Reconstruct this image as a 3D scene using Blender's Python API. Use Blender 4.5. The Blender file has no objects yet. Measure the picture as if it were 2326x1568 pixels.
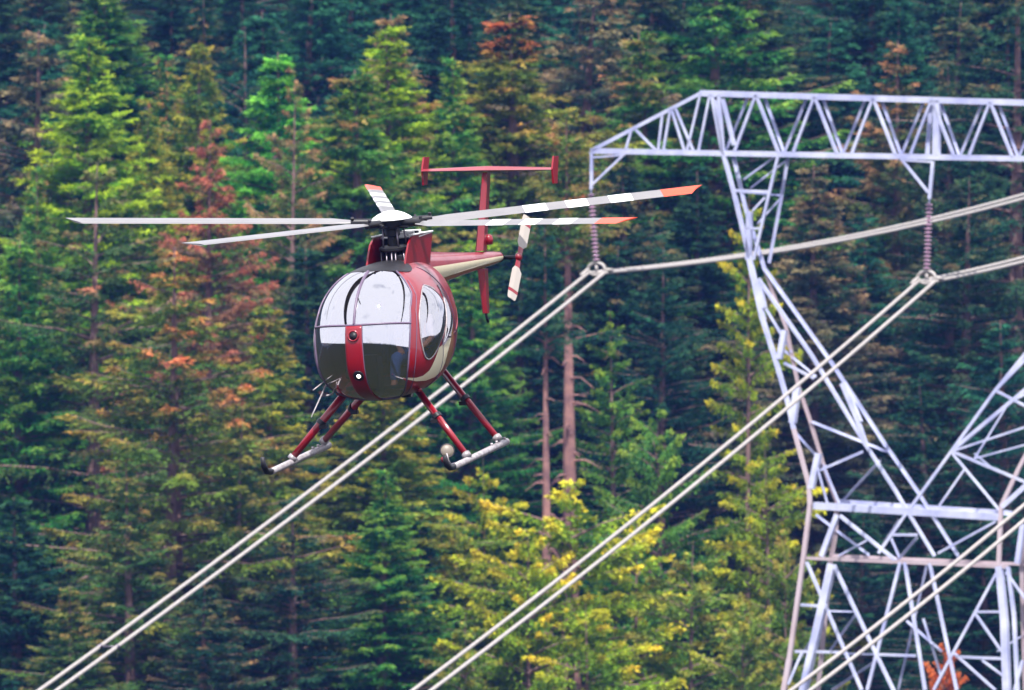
import bpy, math, random
import numpy as np
from mathutils import Vector, Matrix, Quaternion
R = math.radians
# ------------------------------------------------------------------ camera, world, sun
W0, H0 = 2326.0, 1568.0            # working pixel grid used for reading positions off the photograph
LENS = 334.0
S0 = W0*LENS/36.0                  # pixels per metre at one metre
CX, CY = W0/2, H0/2
scene = bpy.context.scene
cam_d = bpy.data.cameras.new("camera"); cam = bpy.data.objects.new("camera", cam_d)
scene.collection.objects.link(cam); scene.camera = cam
cam.location = (0, 0, 0); cam.rotation_euler = (R(90), 0, 0)
cam_d.lens = LENS; cam_d.sensor_width = 36; cam_d.clip_start = 1; cam_d.clip_end = 4000
cam_d.dof.use_dof = True; cam_d.dof.focus_distance = 119.5; cam_d.dof.aperture_fstop = 5.4

SUN = Vector((.04, -.50, .86)).normalized()
EL = math.asin(SUN.z); AZ = math.atan2(SUN.x, SUN.y)
world = bpy.data.worlds.new("World"); scene.world = world; world.use_nodes = True
nt = world.node_tree; nt.nodes.clear()
def nd(nt, t, **k):
    n = nt.nodes.new(t)
    for a, b in k.items(): setattr(n, a, b)
    return n
sky = nd(nt, 'ShaderNodeTexSky', sky_type='NISHITA', sun_disc=False)
sky.sun_elevation = EL; sky.sun_rotation = AZ; sky.dust_density = 2.0; sky.air_density = 1.0
tc = nd(nt, 'ShaderNodeTexCoord'); mp = nd(nt, 'ShaderNodeMapping'); mp.inputs['Scale'].default_value = (1, 1, 2.4)
ns = nd(nt, 'ShaderNodeTexNoise'); ns.inputs['Scale'].default_value = 2.2; ns.inputs['Detail'].default_value = 5
rp = nd(nt, 'ShaderNodeValToRGB'); rp.color_ramp.elements[0].position = .16; rp.color_ramp.elements[1].position = .40
mx = nd(nt, 'ShaderNodeMix', data_type='RGBA'); bg = nd(nt, 'ShaderNodeBackground'); wo = nd(nt, 'ShaderNodeOutputWorld')
L = nt.links.new
L(tc.outputs['Generated'], mp.inputs[0]); L(mp.outputs[0], ns.inputs['Vector']); L(ns.outputs[0], rp.inputs[0])
sp_ = nd(nt, 'ShaderNodeSeparateXYZ'); gt = nd(nt, 'ShaderNodeMath', operation='GREATER_THAN'); gt.inputs[1].default_value = .0; ml = nd(nt, 'ShaderNodeMath', operation='MULTIPLY')
L(tc.outputs['Generated'], sp_.inputs[0]); L(sp_.outputs[2], gt.inputs[0]); L(gt.outputs[0], ml.inputs[0]); L(rp.outputs[0], ml.inputs[1])
L(ml.outputs[0], mx.inputs[0]); L(sky.outputs[0], mx.inputs[6]); mx.inputs[7].default_value = (10.6, 10.8, 11.8, 1)   # thin white cloud
L(mx.outputs[2], bg.inputs[0]); bg.inputs[1].default_value = .085; L(bg.outputs[0], wo.inputs[0])
sun_d = bpy.data.lights.new("sun", 'SUN'); sun_d.energy = 4.7; sun_d.angle = R(.5); sun_d.color = (1, .965, .90)
sun = bpy.data.objects.new("sun", sun_d); scene.collection.objects.link(sun)
sun.rotation_euler = SUN.to_track_quat('Z', 'Y').to_euler(); sun.location = (0, -20, 60)
vs = scene.view_settings; vs.view_transform = 'Standard'; vs.look = 'None'; vs.gamma = 1; vs.use_curve_mapping = False
vs.exposure = .74
scene.cycles.max_bounces = 8; scene.cycles.transparent_max_bounces = 12; scene.cycles.volume_bounces = 0
col = scene.collection

def px(x, y, Y):
    "world point at depth Y seen at photo pixel x, y"
    return Vector(((x-CX)*Y/S0, Y, (CY-y)*Y/S0))
# ------------------------------------------------------------------ helpers
def tag(o, label=None, cat=None, group=None, kind=None):
    if label: o['label'] = label
    if cat: o['category'] = cat
    if group: o['group'] = group
    if kind: o['kind'] = kind
    return o
def empty(name, loc, label, cat, group=None):
    o = bpy.data.objects.new(name, None); col.objects.link(o); o.location = loc; o.empty_display_size = .3
    return tag(o, label, cat, group)
class MB:
    def __init__(s): s.v = []; s.f = []
    def add(s, vs, fs):
        o = len(s.v); s.v += [tuple(v) for v in vs]; s.f += [tuple(i+o for i in f) for f in fs]; return s
    def box(s, c, d, rot=None):
        c = Vector(c); h = Vector(d)/2
        vs = [Vector((x*h.x, y*h.y, z*h.z)) for x in (-1, 1) for y in (-1, 1) for z in (-1, 1)]
        if rot: vs = [rot @ v for v in vs]
        return s.add([v+c for v in vs], [(0,1,3,2),(4,6,7,5),(0,4,5,1),(2,3,7,6),(0,2,6,4),(1,5,7,3)])
    def tube(s, pts, r, n=10, cap=True, sx=1.0, up=None):
        pts = [Vector(p) for p in pts]; m = len(pts)
        rr = r if isinstance(r, (list, tuple)) else [r]*m
        vs = []; prev = None
        for i, p in enumerate(pts):
            t = (pts[min(i+1, m-1)] - pts[max(i-1, 0)])
            if t.length < 1e-9: t = Vector((0, 0, 1))
            t.normalize()
            if prev is None:
                a = Vector(up) if up else (Vector((0, 0, 1)) if abs(t.z) < .9 else Vector((1, 0, 0)))
                u = t.cross(a).normalized()
            else:
                u = (prev - t*prev.dot(t)).normalized()
            prev = u; w = t.cross(u)
            for k in range(n):
                a = 2*math.pi*k/n
                vs.append(p + (u*math.cos(a)*sx + w*math.sin(a))*rr[i])
        fs = [(i*n+k, i*n+(k+1) % n, (i+1)*n+(k+1) % n, (i+1)*n+k) for i in range(m-1) for k in range(n)]
        if cap: fs += [tuple(range(n))[::-1], tuple((m-1)*n+k for k in range(n))]
        return s.add(vs, fs)
    def ring(s, pts, r, n=8):
        pts = [Vector(p) for p in pts]; m = len(pts); vs = []
        c = sum(pts, Vector())/m
        for i, p in enumerate(pts):
            t = (pts[(i+1) % m]-pts[i-1]).normalized(); u = (p-c); u = (u - t*u.dot(t)).normalized(); w = t.cross(u)
            for k in range(n):
                a = 2*math.pi*k/n; vs.append(p+(u*math.cos(a)+w*math.sin(a))*r)
        return s.add(vs, [(i*n+k, i*n+(k+1) % n, ((i+1) % m)*n+(k+1) % n, ((i+1) % m)*n+k) for i in range(m) for k in range(n)])
    def lathe(s, prof, c=(0,0,0), n=24, M=None):
        c = Vector(c); vs = []
        for r, z in prof:
            for k in range(n):
                a = 2*math.pi*k/n; v = Vector((r*math.cos(a), r*math.sin(a), z))
                vs.append((M @ v if M else v)+c)
        m = len(prof)
        return s.add(vs, [(i*n+k, i*n+(k+1) % n, (i+1)*n+(k+1) % n, (i+1)*n+k) for i in range(m-1) for k in range(n)]+[tuple(range(n))[::-1], tuple((m-1)*n+k for k in range(n))])
    def angle(s, a, b, w=.1, t=.014, inward=None):
        "an L section steel member from a to b"
        w = w*(.70 if w < .2 else .80)
        a = Vector(a); b = Vector(b); d = (b-a).normalized()
        n = Vector(inward) if inward is not None else Vector((.2, -1, .3))
        x = d.cross(n).normalized(); y = x.cross(d).normalized()   # x lies in the lattice face, y points out of it
        P = [(-.5, 0), (.5, 0), (.5, -t/w), (-.5+t/w, -t/w), (-.5+t/w, -.9), (-.5, -.9)]
        vs = [p + x*(q[0]*w) + y*(q[1]*w) for p in (a, b) for q in P]
        return s.add(vs, [(i, (i+1) % 6, 6+(i+1) % 6, 6+i) for i in range(6)] + [(3,2,1,0), (5,4,3,0), (6,7,8,9), (6,9,10,11)])
    def prism(s, poly, d0, d1):
        "poly: 3d points, extruded from +d0 to +d1 (vectors)"
        n = len(poly); A = [Vector(p)+Vector(d0) for p in poly]; B = [Vector(p)+Vector(d1) for p in poly]
        return s.add(A+B, [tuple(range(n))[::-1], tuple(range(n, 2*n))]+[(i, (i+1) % n, n+(i+1) % n, n+i) for i in range(n)])
    def build(s, name, mat, parent=None, smooth=False, bevel=0):
        me = bpy.data.meshes.new(name); me.from_pydata(s.v, [], s.f); me.validate(); me.update()
        o = bpy.data.objects.new(name, me); col.objects.link(o)
        if mat: me.materials.append(mat)
        if smooth:
            me.polygons.foreach_set('use_smooth', [True]*len(me.polygons))
        if smooth == 'auto':
            try: me.set_sharp_from_angle(angle=R(40))
            except Exception: pass
        if bevel:
            b = o.modifiers.new('bevel', 'BEVEL'); b.width = bevel; b.segments = 2; b.limit_method = 'ANGLE'
        if parent: o.parent = parent
        return o
# ------------------------------------------------------------------ materials
def mat(name):
    m = bpy.data.materials.new(name); m.use_nodes = True; t = m.node_tree; t.nodes.clear()
    o = nd(t, 'ShaderNodeOutputMaterial'); return m, t, o
def principled(name, c, rough=.5, metal=0, coat=0, noise=0, scale=8, c2=None, bump=0, spec=.5):
    m, t, o = mat(name); p = nd(t, 'ShaderNodeBsdfPrincipled')
    p.inputs['Base Color'].default_value = (*c, 1); p.inputs['Roughness'].default_value = rough; p.inputs['Metallic'].default_value = metal
    p.inputs['Coat Weight'].default_value = coat; p.inputs['Coat Roughness'].default_value = .04; p.inputs['Specular IOR Level'].default_value = spec
    t.links.new(p.outputs[0], o.inputs[0])
    tc = nd(t, 'ShaderNodeTexCoord'); n = nd(t, 'ShaderNodeTexNoise'); n.inputs['Scale'].default_value = scale; n.inputs['Detail'].default_value = 6
    t.links.new(tc.outputs['Object'], n.inputs['Vector'])
    if c2:
        r = nd(t, 'ShaderNodeValToRGB'); r.color_ramp.elements[0].position = .5-noise/2; r.color_ramp.elements[1].position = .5+noise/2
        r.color_ramp.elements[0].color = (*c, 1); r.color_ramp.elements[1].color = (*c2, 1)
        t.links.new(n.outputs[0], r.inputs[0]); t.links.new(r.outputs[0], p.inputs['Base Color'])
    mr = nd(t, 'ShaderNodeMapRange'); mr.inputs[3].default_value = max(rough-.08, .02); mr.inputs[4].default_value = rough+.1
    t.links.new(n.outputs[0], mr.inputs[0]); t.links.new(mr.outputs[0], p.inputs['Roughness'])
    if bump:
        b = nd(t, 'ShaderNodeBump'); b.inputs['Strength'].default_value = bump; b.inputs['Distance'].default_value = .02
        t.links.new(n.outputs[0], b.inputs['Height']); t.links.new(b.outputs[0], p.inputs['Normal'])
    return m
RED = principled('red_paint', (.25, .003, .012), .30, 0, .45, .5, 3, (.19, .003, .010))
CREAM = principled('cream_paint', (.88, .78, .56), .3, 0, .8, .5, 5, (.80, .70, .48))
GOLD = principled('gold_brown_paint', (.33, .12, .022), .35, .1, .8, .6, 6, (.22, .07, .015))
WHITE = principled('white_paint', (.8, .8, .8), .35, 0, .5)
BEIGE = principled('beige_blade_paint', (.36, .32, .29), .45, 0, .1)
GREY = principled('blade_grey_paint', (.21, .20, .205), .4, 0, .2, .6, 3, (.16, .155, .165))
ORANGE = principled('orange_paint', (.74, .075, .03), .4, 0, .2)
BLACK = principled('black_metal', (.018, .017, .02), .45, .3)
DARK = principled('dark_interior', (.02, .018, .022), .8)
STEELD = principled('oily_steel', (.16, .14, .17), .35, .8)
TRIM = principled('grey_violet_trim', (.13, .09, .15), .4)
SKID = principled('worn_white_skid', (.42, .39, .40), .4, .2, 0, .4, 14, (.22, .19, .21))
SEATM = principled('seat_fabric', (.05, .045, .05), .9)
GALV = principled('galvanised_steel', (.60, .62, .77), .5, .2, 0, .35, 1.3, (.34, .36, .58), .2)
RUST = principled('rusty_steel', (.40, .31, .33), .6, .15, 0, .5, 1.2, (.50, .42, .46), .1)
INSUL = principled('brown_porcelain', (.30, .17, .25), .2, 0, .7)
CABLE = principled('aluminium_cable', (.46, .43, .41), .6, .2, 0, .5, 20, (.27, .24, .23))
SKINM = principled('skin', (.55, .30, .21), .55)
DENIM = principled('denim', (.05, .17, .50), .85, 0, 0, .5, 30, (.10, .24, .60))
SHIRT = principled('pale_shirt', (.62, .56, .54), .85)
LAMPG = principled('tan_mirror_back', (.17, .14, .11), .4, 0, .2)
m, t, o = mat('lit_lamp'); e = nd(t, 'ShaderNodeEmission'); e.inputs[0].default_value = (1, .9, .75, 1); e.inputs[1].default_value = 6; t.links.new(e.outputs[0], o.inputs[0]); LIT = m
# tinted canopy plexiglass: part see-through, part mirror
def glass(name, tint, fac, rough=.02):
    m, t, o = mat(name); a = nd(t, 'ShaderNodeBsdfTransparent'); a.inputs[0].default_value = (*tint, 1)
    g = nd(t, 'ShaderNodeBsdfGlossy'); g.inputs['Roughness'].default_value = rough; g.inputs[0].default_value = (.96, .94, .97, 1)
    f = nd(t, 'ShaderNodeLayerWeight'); f.inputs[0].default_value = .35
    mr = nd(t, 'ShaderNodeMapRange'); mr.inputs[3].default_value = fac; mr.inputs[4].default_value = 1
    x = nd(t, 'ShaderNodeMixShader'); t.links.new(f.outputs['Fresnel'], mr.inputs[0]); t.links.new(mr.outputs[0], x.inputs[0])
    t.links.new(a.outputs[0], x.inputs[1]); t.links.new(g.outputs[0], x.inputs[2]); t.links.new(x.outputs[0], o.inputs[0]); return m
GLASS = glass('tinted_canopy_glass', (.62, .58, .66), .58)
WGLASS = glass('door_window_glass', (.7, .68, .75), .50)

def foliage(name, base, base2, tip, tipamt, tip2=None, nscale=.9, transl=.28):
    m, t, o = mat(name); LK = t.links.new
    tc = nd(t, 'ShaderNodeTexCoord'); oi = nd(t, 'ShaderNodeObjectInfo')
    va = nd(t, 'ShaderNodeVectorMath', operation='ADD'); sc = nd(t, 'ShaderNodeVectorMath', operation='SCALE'); sc.inputs['Scale'].default_value = 40
    cmb = nd(t, 'ShaderNodeCombineXYZ')
    for i in range(3): LK(oi.outputs['Random'], cmb.inputs[i])
    LK(cmb.outputs[0], sc.inputs[0]); LK(tc.outputs['Object'], va.inputs[0]); LK(sc.outputs[0], va.inputs[1])
    n1 = nd(t, 'ShaderNodeTexNoise'); n1.inputs['Scale'].default_value = nscale*.6; n1.inputs['Detail'].default_value = 3; LK(va.outputs[0], n1.inputs['Vector'])
    n2 = nd(t, 'ShaderNodeTexNoise'); n2.inputs['Scale'].default_value = nscale*1.3; n2.inputs['Detail'].default_value = 2; LK(va.outputs[0], n2.inputs['Vector'])
    at = nd(t, 'ShaderNodeAttribute'); at.attribute_name = 'tip'; ar = nd(t, 'ShaderNodeAttribute'); ar.attribute_name = 'tone'
    mA = nd(t, 'ShaderNodeMix', data_type='RGBA'); mA.inputs[6].default_value = (*base, 1); mA.inputs[7].default_value = (*base2, 1)
    r1 = nd(t, 'ShaderNodeMapRange'); r1.inputs[1].default_value = .38; r1.inputs[2].default_value = .62; LK(n1.outputs[0], r1.inputs[0]); LK(r1.outputs[0], mA.inputs[0])
    # new growth / cones at the branch ends, in patches
    s1 = nd(t, 'ShaderNodeMath', operation='ADD'); LK(at.outputs['Fac'], s1.inputs[0]); LK(n2.outputs[0], s1.inputs[1])
    r2 = nd(t, 'ShaderNodeMapRange'); r2.inputs[1].default_value = 1.22-tipamt; r2.inputs[2].default_value = 1.62-tipamt; LK(s1.outputs[0], r2.inputs[0])
    mT = nd(t, 'ShaderNodeMix', data_type='RGBA'); mT.inputs[6].default_value = (*tip, 1); mT.inputs[7].default_value = (*(tip2 or tip), 1); LK(r1.outputs[0], mT.inputs[0])
    mB = nd(t, 'ShaderNodeMix', data_type='RGBA'); LK(r2.outputs[0], mB.inputs[0]); LK(mA.outputs[2], mB.inputs[6]); LK(mT.outputs[2], mB.inputs[7])
    hs = nd(t, 'ShaderNodeHueSaturation'); r3 = nd(t, 'ShaderNodeMapRange'); r3.inputs[3].default_value = .6; r3.inputs[4].default_value = 2.1
    LK(ar.outputs['Fac'], r3.inputs[0]); LK(r3.outputs[0], hs.inputs['Value']); LK(mB.outputs[2], hs.inputs['Color'])
    d = nd(t, 'ShaderNodeBsdfDiffuse'); tr = nd(t, 'ShaderNodeBsdfTranslucent'); x = nd(t, 'ShaderNodeMixShader'); x.inputs[0].default_value = transl
    LK(hs.outputs[0], d.inputs[0]); LK(hs.outputs[0], tr.inputs[0]); LK(d.outputs[0], x.inputs[1]); LK(tr.outputs[0], x.inputs[2]); LK(x.outputs[0], o.inputs[0])
    return m
RUSTC = (.42, .14, .06); PINK = (.38, .13, .09); TAN = (.32, .21, .11); LIME = (.28, .38, .03); YEL = (.42, .36, .03)
FM = {
 'orange': foliage('orange_tipped_needles', (.05, .12, .03), (.13, .20, .03), RUSTC, .20, (.26, .25, .04)),
 'rust':   foliage('rust_brown_needles', (.045, .095, .035), (.10, .13, .04), (.32, .16, .075), .24, TAN),
 'red':    foliage('red_coned_needles', (.05, .09, .035), (.14, .09, .05), PINK, .34, (.34, .12, .07)),
 'pinkop': foliage('needles_with_pink_twig_ends', (.035, .09, .035), (.075, .12, .035), (.34, .14, .08), .06, (.22, .19, .07)),
 'brown':  foliage('grey_brown_needles', (.03, .075, .055), (.085, .10, .06), (.26, .16, .09), .22, (.22, .18, .09)),
 'lime':   foliage('lime_needles', (.045, .17, .025), (.12, .28, .02), LIME, .26, (.32, .38, .02)),
 'green':  foliage('mid_green_needles', (.02, .12, .04), (.045, .19, .035), (.14, .28, .035), .18, (.19, .25, .04)),
 'bright': foliage('bright_green_needles', (.03, .20, .04), (.06, .29, .04), (.16, .38, .05), .25),
 'yellow': foliage('yellow_green_needles', (.06, .15, .03), (.13, .22, .03), (.30, .29, .03), .22, (.28, .21, .04)),
 'pinkgr': foliage('green_needles_with_pink_cones', (.035, .15, .04), (.09, .22, .035), (.38, .15, .08), .07, (.30, .22, .06)),
 'olive':  foliage('olive_needles', (.04, .11, .035), (.085, .16, .035), (.22, .21, .05), .14, (.28, .15, .06)),
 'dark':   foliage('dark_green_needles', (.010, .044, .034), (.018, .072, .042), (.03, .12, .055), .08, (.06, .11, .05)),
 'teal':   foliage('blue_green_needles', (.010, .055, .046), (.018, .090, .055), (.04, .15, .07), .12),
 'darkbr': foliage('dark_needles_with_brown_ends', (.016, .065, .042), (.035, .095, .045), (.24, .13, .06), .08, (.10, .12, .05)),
 'L_lime': foliage('lime_yellow_leaves', (.09, .18, .02), (.19, .28, .02), (.40, .41, .03), .24, (.46, .35, .03), .8, .3),
 'L_yel':  foliage('yellow_leaves', (.09, .17, .02), (.20, .27, .02), (.42, .42, .03), .24, (.42, .31, .03), .8, .3),
 'L_olive':foliage('olive_leaves', (.06, .13, .025), (.13, .20, .03), (.32, .32, .04), .22, (.26, .20, .05), .8, .3),
 'L_green':foliage('green_leaves', (.04, .13, .035), (.09, .20, .03), (.22, .29, .04), .14, None, .8, .3),
 'L_orange':foliage('orange_autumn_leaves', (.22, .07, .02), (.38, .09, .02), (.42, .13, .04), .15, None, .8, .3)}
BARK = principled('grey_brown_bark', (.13, .075, .07), .9, 0, 0, .5, 3, (.22, .13, .12), .5)
PBARK = principled('pinkish_bare_bark', (.30, .15, .13), .9, 0, 0, .3, 4, (.15, .075, .08), 1.0)
GROUND = principled('forest_floor', (.012, .018, .010), .95, 0, 0, .4, .3, (.022, .021, .013), .5, 0)

# ------------------------------------------------------------------ ground: one sheet, valley under the line and wooded slope behind
def ground_z(x, y):
    if y < 4: z = -1.8
    elif y < 180: s = (y-4)/176; s = 1-(1-s)**2; z = -1.8 - 21.2*s
    elif y < 300: z = -23.0
    else:
        z = -23 + .06*(y-300)
        if y > 330: z += .16*(y-330)
        if y > 415: z += .32*(y-415)
    return z + (.35*math.sin(x*.21+y*.13)+.5*math.sin(x*.07-y*.05) if y > 90 else 0)
xs = [-520, -320, -200, -120] + [x for x in range(-90, 91, 6)] + [120, 200, 320, 520]
ys = [-480, -300, -100, -30, 0] + [y for y in range(8, 601, 8)] + [660, 720]
mb = MB(); n = len(xs)
mb.add([(x, y, ground_z(x, y)) for y in ys for x in xs], [(j*n+i, j*n+i+1, (j+1)*n+i+1, (j+1)*n+i) for j in range(len(ys)-1) for i in range(n-1)])
tag(mb.build('ground', GROUND, None, True), kind='structure')

# ------------------------------------------------------------------ trees
def diamonds(name, P, D, U, ln, wd, tip, tone, mt):
    "leaf / needle clumps: slim four-cornered faces at P along D, width along U"
    n = len(P); D = D*ln[:, None]; U = U*wd[:, None]
    V = np.empty((n, 4, 3), np.float32); V[:, 0] = P; V[:, 1] = P+D*.5+U; V[:, 2] = P+D; V[:, 3] = P+D*.5-U
    me = bpy.data.meshes.new(name); me.vertices.add(n*4); me.vertices.foreach_set('co', V.ravel())
    me.loops.add(n*4); me.loops.foreach_set('vertex_index', np.arange(n*4, dtype=np.int32))
    me.polygons.add(n); me.polygons.foreach_set('loop_start', np.arange(0, n*4, 4, dtype=np.int32))
    a = me.attributes.new('tip', 'FLOAT', 'POINT'); a.data.foreach_set('value', np.repeat(tip, 4).astype(np.float32))
    a = me.attributes.new('tone', 'FLOAT', 'POINT'); a.data.foreach_set('value', np.repeat(tone, 4).astype(np.float32))
    me.update(calc_edges=True); me.materials.append(mt); return me
def norm(a): return a/np.maximum(np.linalg.norm(a, axis=1), 1e-6)[:, None]
def conifer(seed, H=16., Rm=3.4, base=.04, spacing=.34, nb=6, droop=.35, upturn=.12, dens=1.0, power=1.5, ragged=.25, hang=.35, leafw=.014, bare=0, leafl=(.06, .13), trunk=1.0):
    rg = np.random.default_rng(seed); P = []; D = []; U = []; LN = []; TP = []; TN = []
    wood = MB(); k = 9
    bend = [rg.normal(0, .05), rg.normal(0, .05)]
    tz = [0, .04, .15, .3, .5, .7, .85, .95, 1]; tr = [.30, .24, .2, .165, .12, .075, .04, .018, .008]
    wood.tube([(bend[0]*q*(1-q)*4, bend[1]*q*(1-q)*4, H*q-(.8 if q == 0 else 0)) for q in tz], [r*H/16*trunk for r in tr], 8)
    z = base*H; wh = 0
    if base > .5:
        for _ in range(46):
            zz = rg.uniform(.08, base)*H; a_ = rg.uniform(0, 6.28); l_ = rg.uniform(.15, .8); r_ = .2
            wood.tube([(0, 0, zz), (l_*.5*math.cos(a_), l_*.5*math.sin(a_), zz+.02), (l_*math.cos(a_), l_*math.sin(a_), zz-rg.uniform(.05, .4)*l_)], [.035, .022, .006], 4, False)
    while z < H*.992:
        f = z/H; rad = Rm*(1-f**power)*(.86+.14*math.sin(wh*1.3+seed)); rad = max(rad, .16)
        cnt = nb if f < .8 else max(4, nb-1)
        a0 = rg.uniform(0, 6.28)
        for b in range(cnt):
            az = a0+b*2*math.pi/cnt+rg.normal(0, .22); Lb = rad*max(.3, rg.normal(1, ragged))
            if Lb < .12: continue
            dirn = np.array([math.cos(az), math.sin(az), 0]); side = np.array([-math.sin(az), math.cos(az), 0])
            up0 = .15+.75*f*f; dr = droop*(1-.6*f)*rg.normal(1, .25); zz = z+rg.normal(0, .12)
            def pt(t): return dirn*(Lb*t)[:, None] + np.array([0, 0, 1.])*(zz + Lb*(up0*t - (dr+up0*.5)*t**2 + upturn*t**4))[:, None]
            if Lb > .9:
                tt = np.array([0, .35, .7, 1.]); q = pt(tt); r0 = .012+.012*Lb
                wood.tube([Vector(v) for v in q], [r0, r0*.7, r0*.4, r0*.15], 4, False)
            nt_ = int(max(14, Lb/.020*dens))
            tt = rg.uniform(.04+.2*bare, 1, nt_)**.85; q = pt(tt)
            Lt = (.12+.30*Lb*(1.05-tt)*.8)*rg.uniform(.5, 1.2, nt_); Lt = np.minimum(Lt, .55)
            phi = rg.uniform(0, 2*math.pi, nt_); vert = np.sin(phi)*.40 - hang*.50*rg.uniform(0, 1.6, nt_)
            ang = rg.normal(.85, .22, nt_)
            td = dirn*np.cos(ang)[:, None] + side*(np.sin(ang)*np.cos(phi))[:, None]; td[:, 2] += np.sin(ang)*vert
            td = norm(td); tone = rg.uniform(0, 1); m_ = 6
            s_ = rg.uniform(0, 1, (nt_, m_)); p = q[:, None, :] + td[:, None, :]*(s_*Lt[:, None])[:, :, None]
            p[:, :, 2] -= hang*.4*Lt[:, None]*s_**2
            p = p.reshape(-1, 3); M_ = len(p); dd = norm(np.repeat(td, m_, 0) + rg.normal(0, .45, (M_, 3)))
            uu = norm(np.cross(dd, norm(np.array([0, 0, 1.]) + rg.normal(0, .5, (M_, 3)))))
            P.append(p); D.append(dd); U.append(uu); LN.append(rg.uniform(*leafl, M_))
            TP.append(np.clip(.28+.5*np.repeat(tt*tt, m_) + .50*(f-.6) + .12*(tone-.5), 0, 1)); TN.append(np.clip(tone*.65+np.repeat(rg.uniform(0, .2, nt_), m_)+rg.uniform(0, .15, M_), 0, 1))
        z += spacing*rg.uniform(.7, 1.3)*(1.0 if f < .7 else .8); wh += 1
    P = np.concatenate(P); LN = np.concatenate(LN)
    me = diamonds('crown', P, np.concatenate(D), np.concatenate(U), LN, np.full(len(P), leafw)*rg.uniform(.7, 1.4, len(P)), np.concatenate(TP), np.concatenate(TN), FM['green'])
    w = bpy.data.meshes.new('trunk'); w.from_pydata(wood.v, [], wood.f); w.update(); w.materials.append(BARK)
    return me, w, len(P)
VAR = {
 'dense':  [conifer(1, nb=8, spacing=.29, power=1.2, ragged=.2, droop=.4, upturn=.2), conifer(2, nb=8, spacing=.28, power=1.08, ragged=.22, droop=.3, upturn=.15), conifer(8, nb=9, spacing=.30, power=1.3, ragged=.24, droop=.5, upturn=.28, hang=.5)],
 'layer':  [conifer(3, nb=7, spacing=.42, power=1.3, droop=.55, upturn=.35, ragged=.26, hang=.6), conifer(4, nb=7, spacing=.44, power=1.5, droop=.48, upturn=.3, ragged=.3, hang=.7)],
 'open':   [conifer(5, nb=6, spacing=.5, power=1.7, droop=.35, upturn=.25, ragged=.36, hang=.55, bare=.4, dens=.9), conifer(6, nb=6, spacing=.52, power=1.5, droop=.6, upturn=.3, ragged=.38, hang=.7, bare=.4, dens=.9)],
 'high':   [conifer(7, nb=7, base=.79, spacing=.3, power=3.0, ragged=.35, droop=.4, Rm=2.4)],
 'broad':  [conifer(21, H=10, Rm=3.2, base=.22, nb=5, spacing=.62, power=2.6, droop=.1, upturn=.05, ragged=.42, hang=.3, leafw=.034, leafl=(.08, .16), dens=.75), conifer(22, H=10, Rm=3.2, base=.2, nb=4, spacing=.55, power=3.4, droop=.2, upturn=.15, ragged=.5, hang=.45, leafw=.034, leafl=(.08, .16), dens=.85)],
 'tall':   [conifer(23, H=16, Rm=2.6, base=.2, nb=5, spacing=.62, power=2.4, droop=.15, upturn=.1, ragged=.5, hang=.5, leafw=.034, leafl=(.08, .16), dens=.7)]}
SRC_H = {'dense': 16, 'layer': 16, 'open': 16, 'high': 16, 'broad': 10, 'tall': 16}; SRC_R = {'dense': 2.5, 'layer': 2.6, 'open': 3.4, 'high': 2.4, 'broad': 2.45, 'tall': 2.1}
POW = {'dense': 1.2, 'layer': 1.4, 'open': 1.6, 'high': 3.0}
rnd = random.Random(5); tcount = 0
def tree(kind, x, tipy, Y, hw, mt, label, name, cat, group, bark=BARK, at=400.0, hh=None):
    "tip at photo pixel (x, tipy) and depth Y; hw = crown half width in photo pixels, at pixels below the tip"
    global tcount; tcount += 1
    top = px(x, tipy, Y); gz = ground_z(top.x, Y)-.15; Ht = top.z-gz; s = Y/S0
    i = tcount % len(VAR[kind]); cm, wm, _ = VAR[kind][i]
    if kind in ('broad', 'tall'): Rw = hw*s/.92
    else:
        f = max(.12, 1-at*s/Ht); Rw = hw*s/(1-f**POW[kind])
    root = empty(name, (top.x, Y, gz), label, cat, group)
    sx = Rw/SRC_R[kind]; sz = Ht/SRC_H[kind]
    root.scale = (sx, sx, sz); root.rotation_euler = (rnd.uniform(-.02, .02), rnd.uniform(-.02, .02), rnd.uniform(0, 6.28))
    for nm, me, mm in (('crown', cm, FM[mt]), ('trunk', wm, bark)):
        o = bpy.data.objects.new(nm, me); col.objects.link(o); o.parent = root
        o.material_slots[0].link = 'OBJECT'; o.material_slots[0].material = mm
    return root
G1 = 'conifers on the wooded slope'; G2 = 'broadleaf trees at the foot of the slope'
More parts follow.
